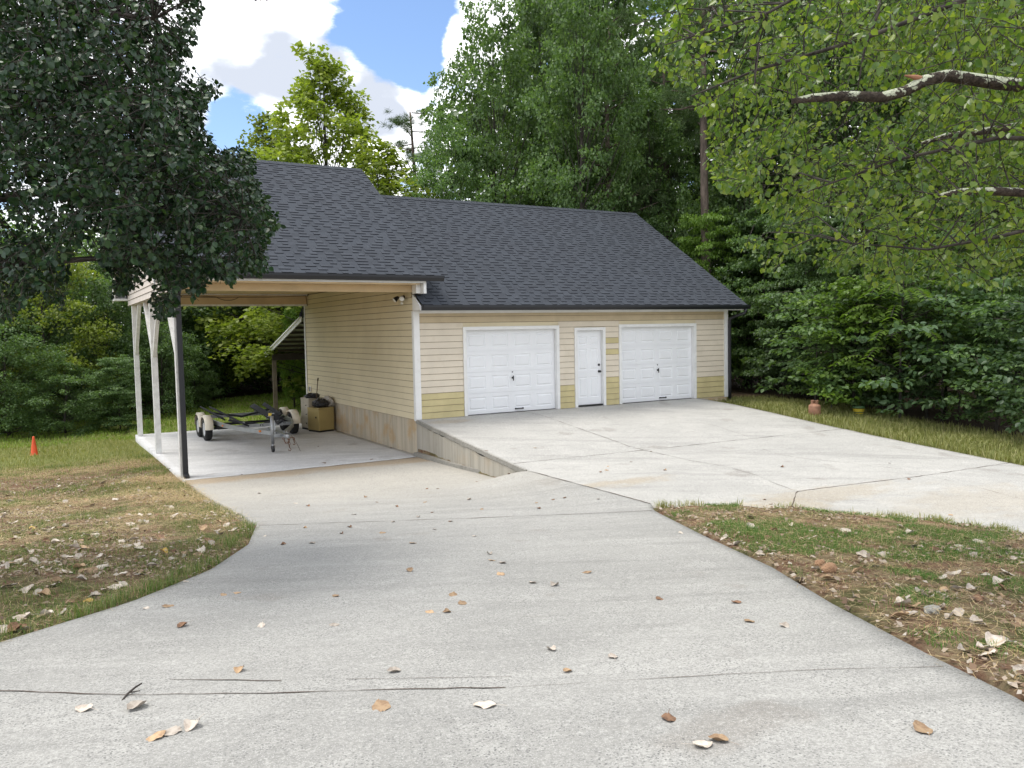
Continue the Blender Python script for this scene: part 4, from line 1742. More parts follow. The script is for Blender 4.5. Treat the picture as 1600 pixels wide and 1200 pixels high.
M_bark = bark_mat('grey_brown_bark', (.085, .074, .064), (.038, .034, .031))
M_pinebark = bark_mat('pine_bark', (.17, .135, .11), (.075, .06, .05))
L_mid = leaf_mat('mid_green_leaves', [(.070, .125, .045), (.098, .168, .060), (.13, .21, .08), (.17, .25, .105)], .44)
L_deep = leaf_mat('deep_green_leaves', [(.060, .112, .052), (.085, .150, .068), (.112, .185, .085), (.145, .22, .105)], .40, .42, .45)
L_yel = leaf_mat('yellow_green_leaves', [(.15, .20, .035), (.19, .25, .045), (.24, .295, .055), (.29, .33, .075)], .45)
L_bright = leaf_mat('bright_green_leaves', [(.085, .16, .022), (.13, .22, .035), (.19, .29, .06)], .42)
L_pine = leaf_mat('pine_needles', [(.055, .10, .036), (.085, .145, .05), (.12, .18, .065)], .25, .5, .3)

def clump_data(name, seed, Ht, hb, Rad, prof, ncl, per, leaf, trunk_r, cr=(.55, 1.15), flat=.58, shape='diamond', width=.85, inner=.35, lump_=.55, sub=0.0):
    """crown of many leafy clumps carried on limbs"""
    g = np.random.default_rng(seed)
    tb = MB()
    n = 9
    ph = g.random() * 6
    tp = [np.array([.014 * Ht * math.sin(i * .6 + ph), .014 * Ht * math.sin(i * .5 + ph * 2), i / (n - 1) * Ht * .93]) for i in range(n)]
    tb.tube(tp, [max(trunk_r * (1 - i / (n - 1)) ** .8, .015) * (1.3 if i == 0 else 1) for i in range(n)], 8)
    C, Rr = [], []
    for k in range(ncl):
        f = (k + g.random()) / ncl
        az = g.random() * 6.283
        nz_ = float(vnoise(az * 1.1 + 9, f * 3.0 + seed, 1.0, seed, 2))
        rad = Rad * prof(f) * (inner + (1 - inner) * g.random() ** .55) * (1 - lump_ * .5 + lump_ * nz_ * 1.2)
        z = hb + (Ht - hb) * f + g.normal() * .03 * Ht
        i0 = min(int(max(z, 0) / (Ht * .93) * (n - 1)), n - 1)
        c = np.array([tp[i0][0] + math.cos(az) * rad, tp[i0][1] + math.sin(az) * rad, max(z, hb * .6)])
        C.append(c)
        Rr.append(g.uniform(*cr) * (.55 + .45 * prof(f)))
        if k % 2 == 0:
            zs = max(z * .72 - rad * .2, .3)
            j = min(int(zs / (Ht * .93) * (n - 1)), n - 1)
            a = np.array([tp[j][0], tp[j][1], zs])
            m_ = a * .45 + c * .55 + np.array([0, 0, -.05 * rad]) + g.normal(size=3) * .12
            b0 = max(trunk_r * .26 * (1 - .6 * f), .012)
            tb.tube([a, m_, c], [b0, b0 * .6, .008], 5, cap=False)
    C, Rr = np.array(C), np.array(Rr)
    cnt = np.maximum((per * (Rr / Rr.mean()) ** 2).astype(int), 8)
    ci = np.repeat(np.arange(len(C)), cnt)
    u = unit(g.normal(size=(len(ci), 3)) + np.array([0, 0, .35]))
    # small sprays inside every clump give it a ragged outline
    sp = unit(g.normal(size=(len(C), 9, 3)) + np.array([0, 0, .3]))
    pick = sp[ci, g.integers(0, 9, len(ci))]
    q = g.random((len(ci), 1))
    P = C[ci] + (pick * (.45 + .65 * q) + u * .38) * np.array([1, 1, flat]) * Rr[ci][:, None]
    out = unit(pick + u * .8)
    D = out * np.array([1, 1, .35]) + g.normal(size=(len(P), 3)) * .6 + np.array([0, 0, -.15])
    N = g.normal(size=(len(P), 3)) * .55 + np.array([0, 0, .95]) + out * .45
    Vv, Ff = leaf_quads(P, D, N, leaf * g.uniform(.65, 1.25, len(P)), shape, width)
    crown = np_data(name + '_crown', Vv, Ff)
    trunk = bpy.data.meshes.new(name + '_trunk')
    trunk.from_pydata(tb.v, [], tb.f)
    trunk.polygons.foreach_set('use_smooth', tb.sm)
    trunk.update()
    return crown, trunk


dome = lambda f: math.sqrt(max(1 - ((f - .32) / .72) ** 2, .02))
cone_ = lambda f: (1 - f) ** .75 * .95 + .05 if f > .12 else .7 + f * 2
colu = lambda f: (math.sin(math.pi * min(f * .9 + .1, 1)) ** .6)
flat_ = lambda f: .75 + .25 * math.sin(math.pi * f)
KIND = {}
KIND['broad'] = [clump_data('broadleaf', 11, 16, 2.2, 4.6, dome, 190, 150, .20, .22), clump_data('broadleaf', 12, 16, 2.6, 4.2, dome, 170, 150, .20, .2, lump_=.8),
                 clump_data('broadleaf', 13, 16, 1.8, 3.9, colu, 190, 140, .19, .2, lump_=.7)]
KIND['round'] = [clump_data('bushy', 14, 8, .4, 3.4, dome, 120, 150, .15, .12, (.5, 1.0)), clump_data('bushy', 15, 8, .3, 3.6, dome, 130, 150, .15, .12, (.45, .95), lump_=.8)]
KIND['poplar'] = [clump_data('poplar', 21, 16, 2.2, 5.4, cone_, 170, 120, .22, .2, (.5, .95), flat=.9, inner=.25, lump_=.7),
                  clump_data('poplar', 22, 16, 2.2, 5.0, cone_, 150, 110, .22, .2, (.5, .95), flat=.9, inner=.25, lump_=.9)]
KIND['layered'] = [tree_data('layered', 31, 8, .8, 3.6, flat_, 34, 95, .17, .10, flat=.16, droop=.12, lift=.08, ncl=7), tree_data('layered', 32, 8, .9, 3.2, dome, 40, 90, .16, .1, flat=.2, droop=.18, lift=.15)]
KIND['shrub'] = [tree_data('shrub', 41, 4, .35, 1.9, dome, 30, 26, .15, .045, flat=.28, lift=.5, spread=.85, shape='oval', width=.7, ncl=5, skip=.2),
                 tree_data('shrub', 42, 4, .4, 2.1, flat_, 26, 26, .17, .045, flat=.22, lift=.3, spread=.9, shape='oval', width=.65, ncl=5, skip=.2, droop=.25),
                 tree_data('shrub', 43, 4, .3, 1.7, dome, 32, 28, .12, .04, flat=.32, lift=.6, spread=.8, shape='oval', width=.85, ncl=5, skip=.2)]


def pine_data(seed, Ht, hb, Rad):
    g = np.random.default_rng(seed)
    tb = MB()
    tp = [np.array([.1 * math.sin(i * .9 + seed), .1 * math.cos(i * .7), Ht * i / 8]) for i in range(9)]
    tb.tube(tp, [.24 * (1 - i / 9) + .03 for i in range(9)], 9)
    Pl, Dl, Sl = [], [], []
    for b in range(46):
        f = (b + g.random()) / 46
        z = hb + (Ht - hb) * f
        L = Rad * (1 - f * .75) * g.uniform(.6, 1.1)
        az = g.random() * 6.283
        a = np.array([0, 0, z])
        e = a + np.array([math.cos(az) * L, math.sin(az) * L, L * g.uniform(-.05, .45)])
        tb.tube([a, (a + e) / 2 + np.array([0, 0, -.06 * L]), e], [.05, .035, .015], 5, cap=False)
        for c in range(7):
            p = a + (e - a) * g.uniform(.5, 1.05) + g.normal(size=3) * np.array([.35, .35, .2])
            k = 64
            d = unit(g.normal(size=(k, 3)) + unit(e - a) * .6 + np.array([0, 0, .25]))
            Pl.append(np.repeat(p[None], k, 0) + g.normal(size=(k, 3)) * .08)
            Dl.append(d)
            Sl.append(g.uniform(.22, .38, k))
    P, D, S = np.concatenate(Pl), np.concatenate(Dl), np.concatenate(Sl)
    Vv, Ff = leaf_quads(P, D, g.normal(size=P.shape), S, 'needle')
    crown = np_data('pine_crown', Vv, Ff)
    trunk = bpy.data.meshes.new('pine_trunk')
    trunk.from_pydata(tb.v, [], tb.f)
    trunk.polygons.foreach_set('use_smooth', tb.sm)
    trunk.update()
    return crown, trunk


KIND['pine'] = [pine_data(51, 20, 8, 3.0), pine_data(52, 20, 10, 2.8), pine_data(53, 20, 4, 4.2)]


def compound_data(seed, Ht):
    """sapling whose long arching leaves carry paired leaflets"""
    g = np.random.default_rng(seed)
    tb = MB()
    tb.tube([(0, 0, 0), (.05, 0, Ht * .5), (0, .05, Ht)], [.03, .022, .01], 7)
    Pl, Dl, Nl, Sl = [], [], [], []
    for b in range(70):
        f = g.random() ** .7
        z = Ht * (.28 + .72 * f)
        az = g.random() * 6.283
        L = g.uniform(.45, .8)
        off = g.random() * .9 * (1.15 - f)
        o = np.array([math.cos(az) * off, math.sin(az) * off, z + off * .25])
        h = np.array([math.cos(az), math.sin(az), 0])
        s = np.array([-math.sin(az), math.cos(az), 0])
        pts = [o + h * L * q + np.array([0, 0, .28 * L * q - .55 * L * q * q]) for q in np.linspace(0, 1, 6)]
        tb.tube([(0, 0, z - off * .2), o], [.008, .006], 4, cap=False)
        tb.tube(pts, .004, 3, cap=False)
        for q in np.linspace(.15, 1, 8):
            j = min(int(q * 5), 4)
            p = pts[j] + (pts[min(j + 1, 5)] - pts[j]) * (q * 5 - j)
            for sd_ in (-1, 1):
                Pl.append(p)
                Dl.append(s * sd_ + h * .55 + np.array([0, 0, -.35]))
                Nl.append(np.array([0, 0, 1]) + g.normal(size=3) * .2)
                Sl.append(g.uniform(.12, .19))
    Vv, Ff = leaf_quads(np.array(Pl), np.array(Dl), np.array(Nl), np.array(Sl), 'diamond', .42)
    crown = np_data('sumac_crown', Vv, Ff)
    trunk = bpy.data.meshes.new('sumac_trunk')
    trunk.from_pydata(tb.v, [], tb.f)
    trunk.update()
    return crown, trunk


KIND['compound'] = [compound_data(61, 3.2), compound_data(62, 3.2)]
BASEH = {'round': 8, 'broad': 16, 'poplar': 16, 'layered': 8, 'shrub': 4, 'pine': 20, 'compound': 3.2}
LEAFM = {'mid': L_mid, 'deep': L_deep, 'yel': L_yel, 'bright': L_bright, 'pine': L_pine}
for kind, lst in KIND.items():
    for crown, trunk in lst:
        crown.materials.append(L_pine if kind == 'pine' else L_mid)
        trunk.materials.append(M_pinebark if kind == 'pine' else M_bark)


def at_px(px, depth, ytop):
    """ground point seen at column px, depth metres ahead; and the height that reaches row ytop"""
    d = pdir(px, 512)
    p = CAM + d * (depth / float(d @ FW))
    gz_ = float(yard(p[0], p[1]))
    q = CAM + pdir(px, ytop) * depth
    return float(p[0]), float(p[1]), gz_, float(q[2]) - gz_


_n = [0]
TREENAME = {'round': 'bushy_tree', 'broad': 'broadleaf_tree', 'poplar': 'poplar_tree', 'layered': 'understorey_tree', 'shrub': 'shrub', 'pine': 'pine_tree', 'compound': 'sapling'}


def plant(kind, px, depth, ytop, lm, label, wid=1.0, group=None, var=None, cat=None, rz=None):
    x, y, z, h = at_px(px, depth, ytop)
    _n[0] += 1
    v = (_n[0] if var is None else var) % len(KIND[kind])
    crown, trunk = KIND[kind][v]
    e = empty(TREENAME[kind], (x, y, z - .05), random.uniform(0, 6.28) if rz is None else rz)
    s = h / BASEH[kind]
    tag(e, label, cat or {'shrub': 'shrub', 'compound': 'sapling'}.get(kind, 'tree'), group)
    for nm, me in (('crown', crown), ('trunk', trunk)):
        o = bpy.data.objects.new(nm, me)
        COL.objects.link(o)
        o.parent = e
        o.scale = (s * wid, s * wid, s)
        if nm == 'crown':
            o.material_slots[0].link = 'OBJECT'
            o.material_slots[0].material = LEAFM[lm]
    return e


G1 = 'tall trees behind the garage'
G2 = 'trees of the wood beyond the carport'
G3 = 'dark trees at the edge of the wood on the right'
G4 = 'shrubs along the right hand verge'
# behind the building
plant('poplar', 522, 37, 100, 'yel', 'tall pointed yellow green tree rising above the carport ridge', 1.12, var=0)
plant('poplar', 440, 40, 190, 'yel', 'shorter airy yellow green tree left of the tall pointed one', 1.1, var=1)
plant('poplar', 590, 33, 232, 'yel', 'low rounded yellow green tree where the two roofs meet', 1.5, var=1)
plant('pine', 652, 52, 180, 'pine', 'distant dark pine top showing in the gap above the roofs', 1.25, var=2)
plant('broad', 778, 34, 36, 'mid', 'broad mid green tree closest to the open sky', .62, var=0)
plant('broad', 850, 37, 10, 'mid', 'mid green tree with its top just inside the frame', .5, var=1)
plant('broad', 705, 32, 200, 'mid', 'smaller tree below the broad one at the garage ridge', .62, var=1)
plant('broad', 915, 31, -40, 'mid', 'tall deep green tree behind the middle of the garage ridge', .55, var=2)
plant('broad', 905, 40, -60, 'mid', 'tall tree half hidden behind the mid green ones', .6, G1, 1)
plant('pine', 955, 33, 30, 'pine', 'pine with loose needle tufts right of the garage ridge', 1.0, var=2)
plant('pine', 1040, 36, 60, 'pine', 'second needle tufted pine nearer the overhanging right hand tree', 1.0, var=2)
plant('broad', 930, 40, -160, 'mid', 'tall tree half hidden behind the mid green ones', .6, G1, 0)
plant('broad', 1015, 35, 150, 'mid', 'mid green tree over the right end of the garage roof', .62, var=1)
plant('broad', 905, 34, 235, 'mid', 'rounded deep green tree just behind the garage ridge', .9, var=0)
plant('round', 1165, 32, 250, 'mid', 'rounded lighter tree in the gap between roof end and overhanging tree', .7, var=0)
plant('layered', 1105, 30, 355, 'bright', 'low bright green tree beside the raking roof edge', .48, var=0)
plant('pine', 1103, 30, -200, 'pine', 'bare trunked pine to the right of the garage roof', .8, var=1)
plant('broad', 1085, 42, -20, 'mid', 'tall tree half hidden behind the mid green ones', .55, G1, 2)
# right hand wood
for (px, d, yt, k) in ((1175, 31, 100, 2), (1260, 31, -60, 0), (1350, 28, -80, 1), (1450, 27, -80, 2), (1550, 25, -60, 0), (1650, 24, -80, 1), (1215, 35, -120, 1), (1400, 34, -160, 0), (1560, 32, -160, 2)):
    plant('broad', px, d, yt, 'mid', 'tall tree in the shaded wood right of the garage', .62, G3, k)
for (px, d, yt, k) in ((1195, 29, 330, 1), (1260, 26.5, 360, 0), (1330, 24, 400, 1), (1480, 23, 380, 0), (1590, 21, 390, 1)):
    plant('layered', px, d, yt, 'mid', 'layered understorey tree under the tall trees on the right', .75, 'understorey trees on the right', k)
for (px, d, yt, k, lm, lab) in ((1225, 26.0, 520, 0, 'deep', 'low dark shrub nearest the black downspout'),
                                (1275, 23.2, 470, 1, 'mid', 'mid green shrub behind the rusty propane tank'),
                                (1335, 22.3, 440, 2, 'bright', 'bright round leaved shrub above the yellow bucket'),
                                (1405, 22.0, 500, 0, 'mid', 'wide leafy shrub in the middle of the right verge'),
                                (1475, 21.0, 455, 1, 'deep', 'dark leafy shrub right of the slim sapling stem'),
                                (1560, 19.8, 480, 2, 'mid', 'mid green shrub near the right end of the verge'),
                                (1640, 18.6, 470, 0, 'deep', 'dark shrub cut by the right frame edge')):
    plant('shrub', px, d, yt, lm, lab, 1.1, G4, k)
plant('compound', 1408, 21.4, 400, 'bright', 'slim sapling with long feathery leaves above the verge shrubs', 1.0, var=0)
plant('compound', 1365, 22.6, 455, 'deep', 'feathery leaved sapling left of the slim bright one', 1.1, var=1)
plant('compound', 1450, 21.8, 425, 'mid', 'tall feathery leaved sapling right of the slim bright one', 1.1, var=0)
plant('compound', 1300, 22.4, 505, 'mid', 'small feathery leaved sapling behind the propane tank', 1.0, var=1)
plant('compound', 1500, 20.6, 560, 'bright', 'short feathery leaved sapling low in the right shrubs', 1.0, var=0)
# left hand wood
for (px, d, yt, k, sp, lm) in ((-60, 30, 340, 0, 'round', 'mid'), (20, 34, 360, 1, 'round', 'mid'), (95, 33, 362, 0, 'round', 'mid'), (180, 35, 370, 1, 'round', 'mid'), (255, 37, 375, 0, 'round', 'mid'), (330, 40, 420, 1, 'round', 'mid'), (360, 42, 400, 0, 'round', 'mid'), (450, 44, 410, 1, 'round', 'mid'), (-130, 28, 360, 1, 'round', 'mid')):
    plant(sp, px, d, yt, lm, 'leafy tree at the back of the wood beyond the left lawn', 1.1, G2, k)
plant('round', 70, 29, 398, 'yel', 'sunlit yellow green tree at the far left of the wood', .9, var=1)
plant('round', 150, 30, 440, 'mid', 'tall bushy tree between the yellow green one and the carport posts', .8, var=0)
plant('layered', 180, 27, 565, 'mid', 'low layered tree with flat tiers of leaves left of the back post', .8, var=0)
plant('round', 95, 26.5, 570, 'mid', 'low spreading bush right of the traffic cone', 1.3, var=1)
plant('round', 5, 26, 500, 'mid', 'bushy tree at the left edge behind the cone', 1.0, var=0)
plant('round', 250, 31, 500, 'mid', 'bushy tree seen between the white carport posts', .9, var=0)
plant('broad', 352, 39, 462, 'yel', 'rounded yellow green tree seen through the carport', 1.15, var=0)
plant('round', 300, 33.5, 560, 'mid', 'low bushy tree behind the boat trailer fenders', .95, var=1)
plant('broad', 400, 42, 500, 'mid', 'middle green tree seen past the right end of the yellow green one', 1.3, var=1)
plant('broad', 432, 46, 440, 'deep', 'dark tree seen through the middle of the carport', 1.0, var=1)
plant('broad', 456, 33, 470, 'bright', 'bright leafy tree just past the tin lean-to', .62, var=2)
plant('round', 476, 34, 575, 'bright', 'bright green bush under the tin lean-to', .5, var=1)
plant('shrub', 225, 25.5, 655, 'bright', 'tiny bright sapling at the dark wood edge by the back post', .8, var=2)

# far wood: one mass
g = np.random.default_rng(99)


def far_wood():
    P, S = [], []
    for (pa, pb, d0, d1, ya, yb, k) in ((-400, 330, 40, 50, 400, 405, 420), (330, 640, 46, 60, 330, 300, 320), (690, 840, 44, 56, 190, 60, 180), (840, 1120, 44, 56, 0, -60, 420), (1120, 1800, 38, 50, -60, -60, 700)):
        for i in range(k):
            f = g.random()
            px = pa + (pb - pa) * f
            d = g.uniform(d0, d1)
            yt = ya + (yb - ya) * f + g.normal() * 14
            x, y, z, h = at_px(px, d, yt)
            zz = z + h * (1 - g.random() ** 1.0 * .98)
            P.append((x, y, zz))
            S.append(g.uniform(1.0, 1.9))
    P, S = np.array(P), np.array(S)
    k = 46
    ci = np.repeat(np.arange(len(P)), k)
    u = unit(g.normal(size=(len(ci), 3))) * g.random((len(ci), 1)) ** .4
    u[:, 2] *= .45
    Q = P[ci] + u * S[ci][:, None]
    Vv, Ff = leaf_quads(Q, u + g.normal(size=u.shape) * .6 + np.array([0, 0, -.3]), g.normal(size=u.shape) * .5 + np.array([0, 0, 1.]), g.uniform(.25, .5, len(Q)))
    o = mesh_object('far_wood', np_data('far_wood', Vv, Ff), L_mid)
    tag(o, 'distant wood filling the gaps behind the nearer trees', 'wood', kind='stuff')


far_wood()

# ------------------------------------------------------------------ the two near trees
L_near_dark = leaf_mat('glossy_dark_leaves', [(.010, .030, .012), (.015, .042, .016), (.024, .060, .020), (.042, .085, .018)], .16, .36, .42, (1.1, 1.25, .5), 0)
L_near_yel = leaf_mat('thin_yellow_green_leaves', [(.062, .125, .030), (.10, .175, .036), (.15, .225, .042), (.22, .285, .06)], .50, .28, .6, (1.4, 1.4, .5), 0)


def lichen_bark():
    m, t, b, o = mat('lichen_covered_bark')
    gq = NN(t, 'ShaderNodeNewGeometry')
    pos = gq.outputs['Position']
    s = NN(t, 'ShaderNodeSeparateXYZ')
    t.links.new(gq.outputs['Normal'], s.inputs[0])
    bark = mix(t, rng_map(t, noise(t, 30, 5, .7, pos), .35, .65), c4(.10, .08, .065), c4(.035, .028, .025))
    lich = mix(t, rng_map(t, noise(t, 60, 4, .6, pos), .3, .7), c4(.62, .64, .50), c4(.45, .48, .36))
    msk = mth(t, 'ADD', mth(t, 'MULTIPLY', noise(t, 9, 6, .68, pos, loc=(2, 5, 1)), 1.5), mth(t, 'MULTIPLY', s.outputs['Z'], .16))
    mk = rng_map(t, msk, .80, .86)
    inp(t, b.inputs['Base Color'], mix(t, mk, bark, lich))
    b.inputs['Roughness'].default_value = .95
    b.inputs['Specular IOR Level'].default_value = .15
    bump(t, b, mth(t, 'ADD', mk, noise(t, 40, 5, .7, pos)), .7, .012)
    return m


M_lichen = lichen_bark()
M_stub = paint('split_heartwood', (.42, .20, .12), .8, .12, (.2, .09, .05), .4, 20)


def inpoly(x, y, poly):
    poly = np.array(poly, float)
    inside = np.zeros(len(x), bool)
    j = len(poly) - 1
    for i in range(len(poly)):
        xi, yi = poly[i]
        xj, yj = poly[j]
        c = ((yi > y) != (yj > y)) & (x < (xj - xi) * (y - yi) / (yj - yi + 1e-12) + xi)
        inside ^= c
        j = i
    return inside


def to_px(P):
    d = P - CAM
    z = d @ FW
    return 800 + FPX * (d @ RT) / z, 600 - FPX * (d @ UP) / z, z


def near_tree(name, seed, trunk_xy, trunk_h, trunk_r, cen, rad, outline, holes, ntw, leafsz, lm, tw_len, out_keep, limbs, leaves_per, label, drop=.5, dmin=0.0, clear=()):
    """a tree whose crown fills an ellipsoid, thinned to the silhouette it shows; twigs with leaves along them"""
    g = np.random.default_rng(seed)
    base = np.array([trunk_xy[0], trunk_xy[1], float(yard(*trunk_xy))])
    e = empty(name, base)
    tag(e, label, 'tree')
    inv = Matrix.Translation(-Vector(base))
    T = []
    while len(T) < ntw:
        u = g.uniform(-1, 1, (4000, 3))
        u = u[(u ** 2).sum(1) < 1]
        P = np.array(cen) + u * np.array(rad)
        x, y, z = to_px(P)
        infr = (z > .5) & (x > -20) & (x < 1620) & (y > -20) & (y < 1220)
        ok = inpoly(x, y, outline)
        hol = np.zeros(len(P), bool)
        for (hx, hy, hr, hp) in holes:
            hol |= (((x - hx) / hr) ** 2 + ((y - hy) / hr) ** 2 < 1) & (g.random(len(P)) < hp)
        dens = vnoise(P[:, 0] + P[:, 2] * .7, P[:, 1] - P[:, 2] * .6, 1.5, seed, 3)
        keep = np.where(infr, ok & ~hol & (dens > .41), g.random(len(P)) < out_keep)
        keep &= (P[:, 2] > 1.2) & (z > dmin)
        P = P[keep]
        T.extend(list(P))
    T = np.array(T[:ntw])
    nearest = np.array(limbs_points(limbs))
    br = MB()
    Pl, Dl, Nl, Sl = [], [], [], []
    cen_a = np.array(cen)
    for p in T:
        dist = np.linalg.norm(nearest - p, axis=1)
        a = nearest[np.argmin(dist)]
        d = unit(p - a)
        d = unit(d * .7 + g.normal(size=3) * .45 + np.array([0, 0, -drop * .4]))
        L = tw_len * g.uniform(.6, 1.3)
        pts = [p - d * L * .5, p + g.normal(size=3) * .015, p + d * L * .5 + np.array([0, 0, -drop * L * .25])]
        ex, ey, ez = to_px(np.array([pts[0], pts[2]]))
        if ((ez > .3) & (ex > 0) & (ex < 1600) & (ey > 0) & (ey < 1200) & ~inpoly(ex, ey, outline)).any():
            pts = [p + (q - p) * .45 for q in pts]
        br.tube(pts, [.0042, .0034, .0018], 3, cap=False)
        if g.random() < .16 and dist.min() < 1.6:
            m_ = (a + pts[0]) / 2 + np.array([0, 0, .08]) + g.normal(size=3) * .05
            cx_, cy_, cz_ = to_px(np.array([a + (m_ - a) * .5, m_, m_ + (pts[0] - m_) * .6]))
            if not ((cx_ > 0) & (cx_ < 1600) & (cy_ > 0) & (cy_ < 1200) & ~inpoly(cx_, cy_, outline)).any():
                br.tube([a, m_, pts[0]], [.007, .0055, .004], 4, cap=False)
        k = max(3, int(leaves_per * g.uniform(.6, 1.3)))
        q = g.random(k)
        B = np.where(q[:, None] < .5, pts[0] + (pts[1] - pts[0]) * (q[:, None] * 2), pts[1] + (pts[2] - pts[1]) * (q[:, None] * 2 - 1))
        rd = unit(g.normal(size=(k, 3)) + d * .5 + np.array([0, 0, -drop]))
        pet = g.uniform(.015, .05, (k, 1))
        Pl.append(B + rd * pet)
        Dl.append(rd + np.array([0, 0, -drop * .8]))
        Nl.append(g.normal(size=(k, 3)) * .7 + np.array([0, 0, .9]))
        Sl.append(leafsz * g.uniform(.6, 1.2, k))
    P, D, N, S = map(np.concatenate, (Pl, Dl, Nl, Sl))
    x, y, z = to_px(P)
    infr = (z > .3) & (x > -5) & (x < 1605) & (y > -5) & (y < 1205)
    outl = np.array(outline, float)
    c0 = outl.mean(0)
    grow = c0 + (outl - c0) * 1.03
    keep = ~infr | inpoly(x, y, grow)
    for (lx, ly, lr, ld) in clear:
        keep &= ~((((x - lx) ** 2 + (y - ly) ** 2) < lr * lr) & (z < ld))
    P, D, N, S = P[keep], D[keep], N[keep], S[keep]
    Vv, Ff = leaf_quads(P, D, N, S, 'oval', .82)
    cr = mesh_object('crown', np_data('crown', Vv, Ff), lm, e)
    cr.matrix_parent_inverse = inv
    for pts, rads in limbs:
        br.tube(pts, rads, 7)
    b = br.build('branches', M_bark, e)
    b.matrix_parent_inverse = inv
    tk = MB()
    tk.tube([base + np.array([0, 0, -.1]), base + np.array([.02, .03, trunk_h * .4]), base + np.array([-.03, .02, trunk_h])], [trunk_r * 1.25, trunk_r, trunk_r * .7], 14)
    t_ = tk.build('trunk', M_bark, e)
    t_.matrix_parent_inverse = inv
    return e, inv


def limbs_points(limbs):
    out = []
    for pts, rads in limbs:
        pts = [np.array(p, float) for p in pts]
        for a, b in zip(pts[:-1], pts[1:]):
            for q in np.linspace(0, 1, 8):
                out.append(a + (b - a) * q)
    return out


def W3(px, py, t):
    return CAM + pdir(px, py) * t


# left tree: trunk stands left of the frame
LB = np.array([-10.3, -8.6])
lz = float(yard(*LB))
l0 = np.array([LB[0], LB[1], lz + 2.0])
limbsL = [([l0, l0 + np.array([.05, .02, 1.5]), l0 + np.array([0, 0, 4.2])], [.13, .10, .05]),
          ([l0, W3(-120, 330, 8.6), W3(60, 300, 8.4), W3(250, 330, 8.2), W3(380, 340, 8.0)], [.08, .06, .045, .028, .012]),
          ([l0 + np.array([0, 0, .6]), W3(-80, 200, 8.6), W3(90, 150, 8.2), W3(240, 160, 8.0)], [.08, .06, .045, .015]),
          ([l0 + np.array([0, 0, 1.2]), W3(-80, 60, 8.8), W3(90, 10, 8.4), W3(240, 30, 8.2)], [.08, .06, .04, .015]),
          ([l0 + np.array([0, 0, -.2]), W3(-120, 420, 8.4), W3(60, 410, 8.0), W3(210, 400, 8.2), W3(270, 440, 8.2)], [.06, .05, .035, .02, .01])]
outL = [(-900, -900), (318, -900), (312, 20), (303, 60), (296, 92), (278, 96), (300, 112), (330, 130), (352, 150), (322, 160), (312, 190), (326, 208), (334, 240), (372, 228), (392, 246), (398, 286), (420, 318),
        (436, 352), (414, 366), (412, 396), (420, 424), (404, 436), (388, 424), (366, 434), (356, 444), (342, 428), (322, 432), (312, 456), (296, 462), (286, 438), (274, 444), (272, 486), (256, 494), (236, 486), (232, 462), (246, 446), (226, 432), (206, 446), (182, 460),
        (164, 452), (166, 420), (150, 392), (128, 384), (112, 402), (106, 440), (100, 484), (84, 476), (60, 450), (36, 476), (22, 496), (-20, 490), (-900, 520)]
near_tree('pear_tree', 3, LB, 2.2, .16, (-9.0, -8.9, 4.6), (4.2, 2.6, 3.3), outL,
          [(140, 372, 26, 1), (60, 286, 16, .9), (265, 20, 15, .9), (210, 60, 14, .7), (200, 110, 18, .7), (270, 105, 16, .8), (85, 245, 16, .8), (20, 320, 20, .85), (165, 175, 10, .6), (30, 440, 14, .5), (230, 452, 16, .8), (290, 60, 10, .6), (235, 140, 16, .7), (180, 60, 10, .6)],
          4100, .055, L_near_dark, .42, .10, limbsL, 15, 'large dark glossy leaved tree overhanging the left lawn', .45, dmin=6.2)

# right tree: trunk stands right of the frame
RB = np.array([1.9, -15.0])
rz_ = float(yard(*RB))
r0 = np.array([RB[0], RB[1], rz_ + 2.6])
limbsR = [([r0, r0 + np.array([0, .05, 1.6]), r0 + np.array([0, 0, 4.0])], [0.15, 0.12, 0.033]),
          ([r0 + np.array([0, 0, .9]), W3(1700, 20, 6.2), W3(1530, -10, 6.0), W3(1350, 60, 5.8), W3(1180, 110, 5.6), W3(1080, 150, 5.5)], [0.033, 0.0275, 0.022, 0.0154, 0.0099, 0.0044]),
          ([r0, W3(1720, 220, 6.2), W3(1560, 215, 6.0), W3(1400, 250, 5.9), W3(1260, 300, 5.8)], [0.0275, 0.022, 0.0165, 0.011, 0.0044]),
          ([r0 + np.array([0, 0, .3]), W3(1720, 300, 6.6), W3(1600, 300, 6.6), W3(1470, 306, 6.6)], [0.0275, 0.022, 0.01925, 0.0165]),
          ([r0, W3(1720, 330, 6.2), W3(1560, 370, 6.0), W3(1450, 390, 5.9), W3(1330, 380, 5.9)], [0.0275, 0.022, 0.01375, 0.00825, 0.00385]),
          ([r0 + np.array([0, 0, 1.4]), W3(1650, -100, 6.4), W3(1380, -80, 6.2), W3(1200, 20, 6.0), W3(1040, 70, 5.8)], [0.033, 0.0275, 0.022, 0.011, 0.0044]),
          ([W3(1380, -80, 6.2), W3(1372, 20, 6.1), W3(1350, 80, 6.05), W3(1340, 140, 6.0)], [0.0165, 0.0121, 0.0088, 0.0044])]
outR = [(985, -900), (2600, -900), (2600, 480), (1640, 470), (1600, 440), (1560, 452), (1510, 432), (1490, 446), (1440, 428), (1400, 440), (1372, 446), (1340, 416), (1300, 424), (1262, 400), (1230, 396), (1216, 430), (1196, 440), (1180, 404),
        (1160, 388), (1170, 366), (1205, 372), (1216, 352), (1200, 330), (1170, 300), (1140, 300), (1104, 262), (1112, 236), (1096, 210), (1118, 196), (1096, 176), (1066, 140), (1050, 118), (1006, 116), (980, 96), (986, 70), (960, 40), (965, 10), (940, -20)]
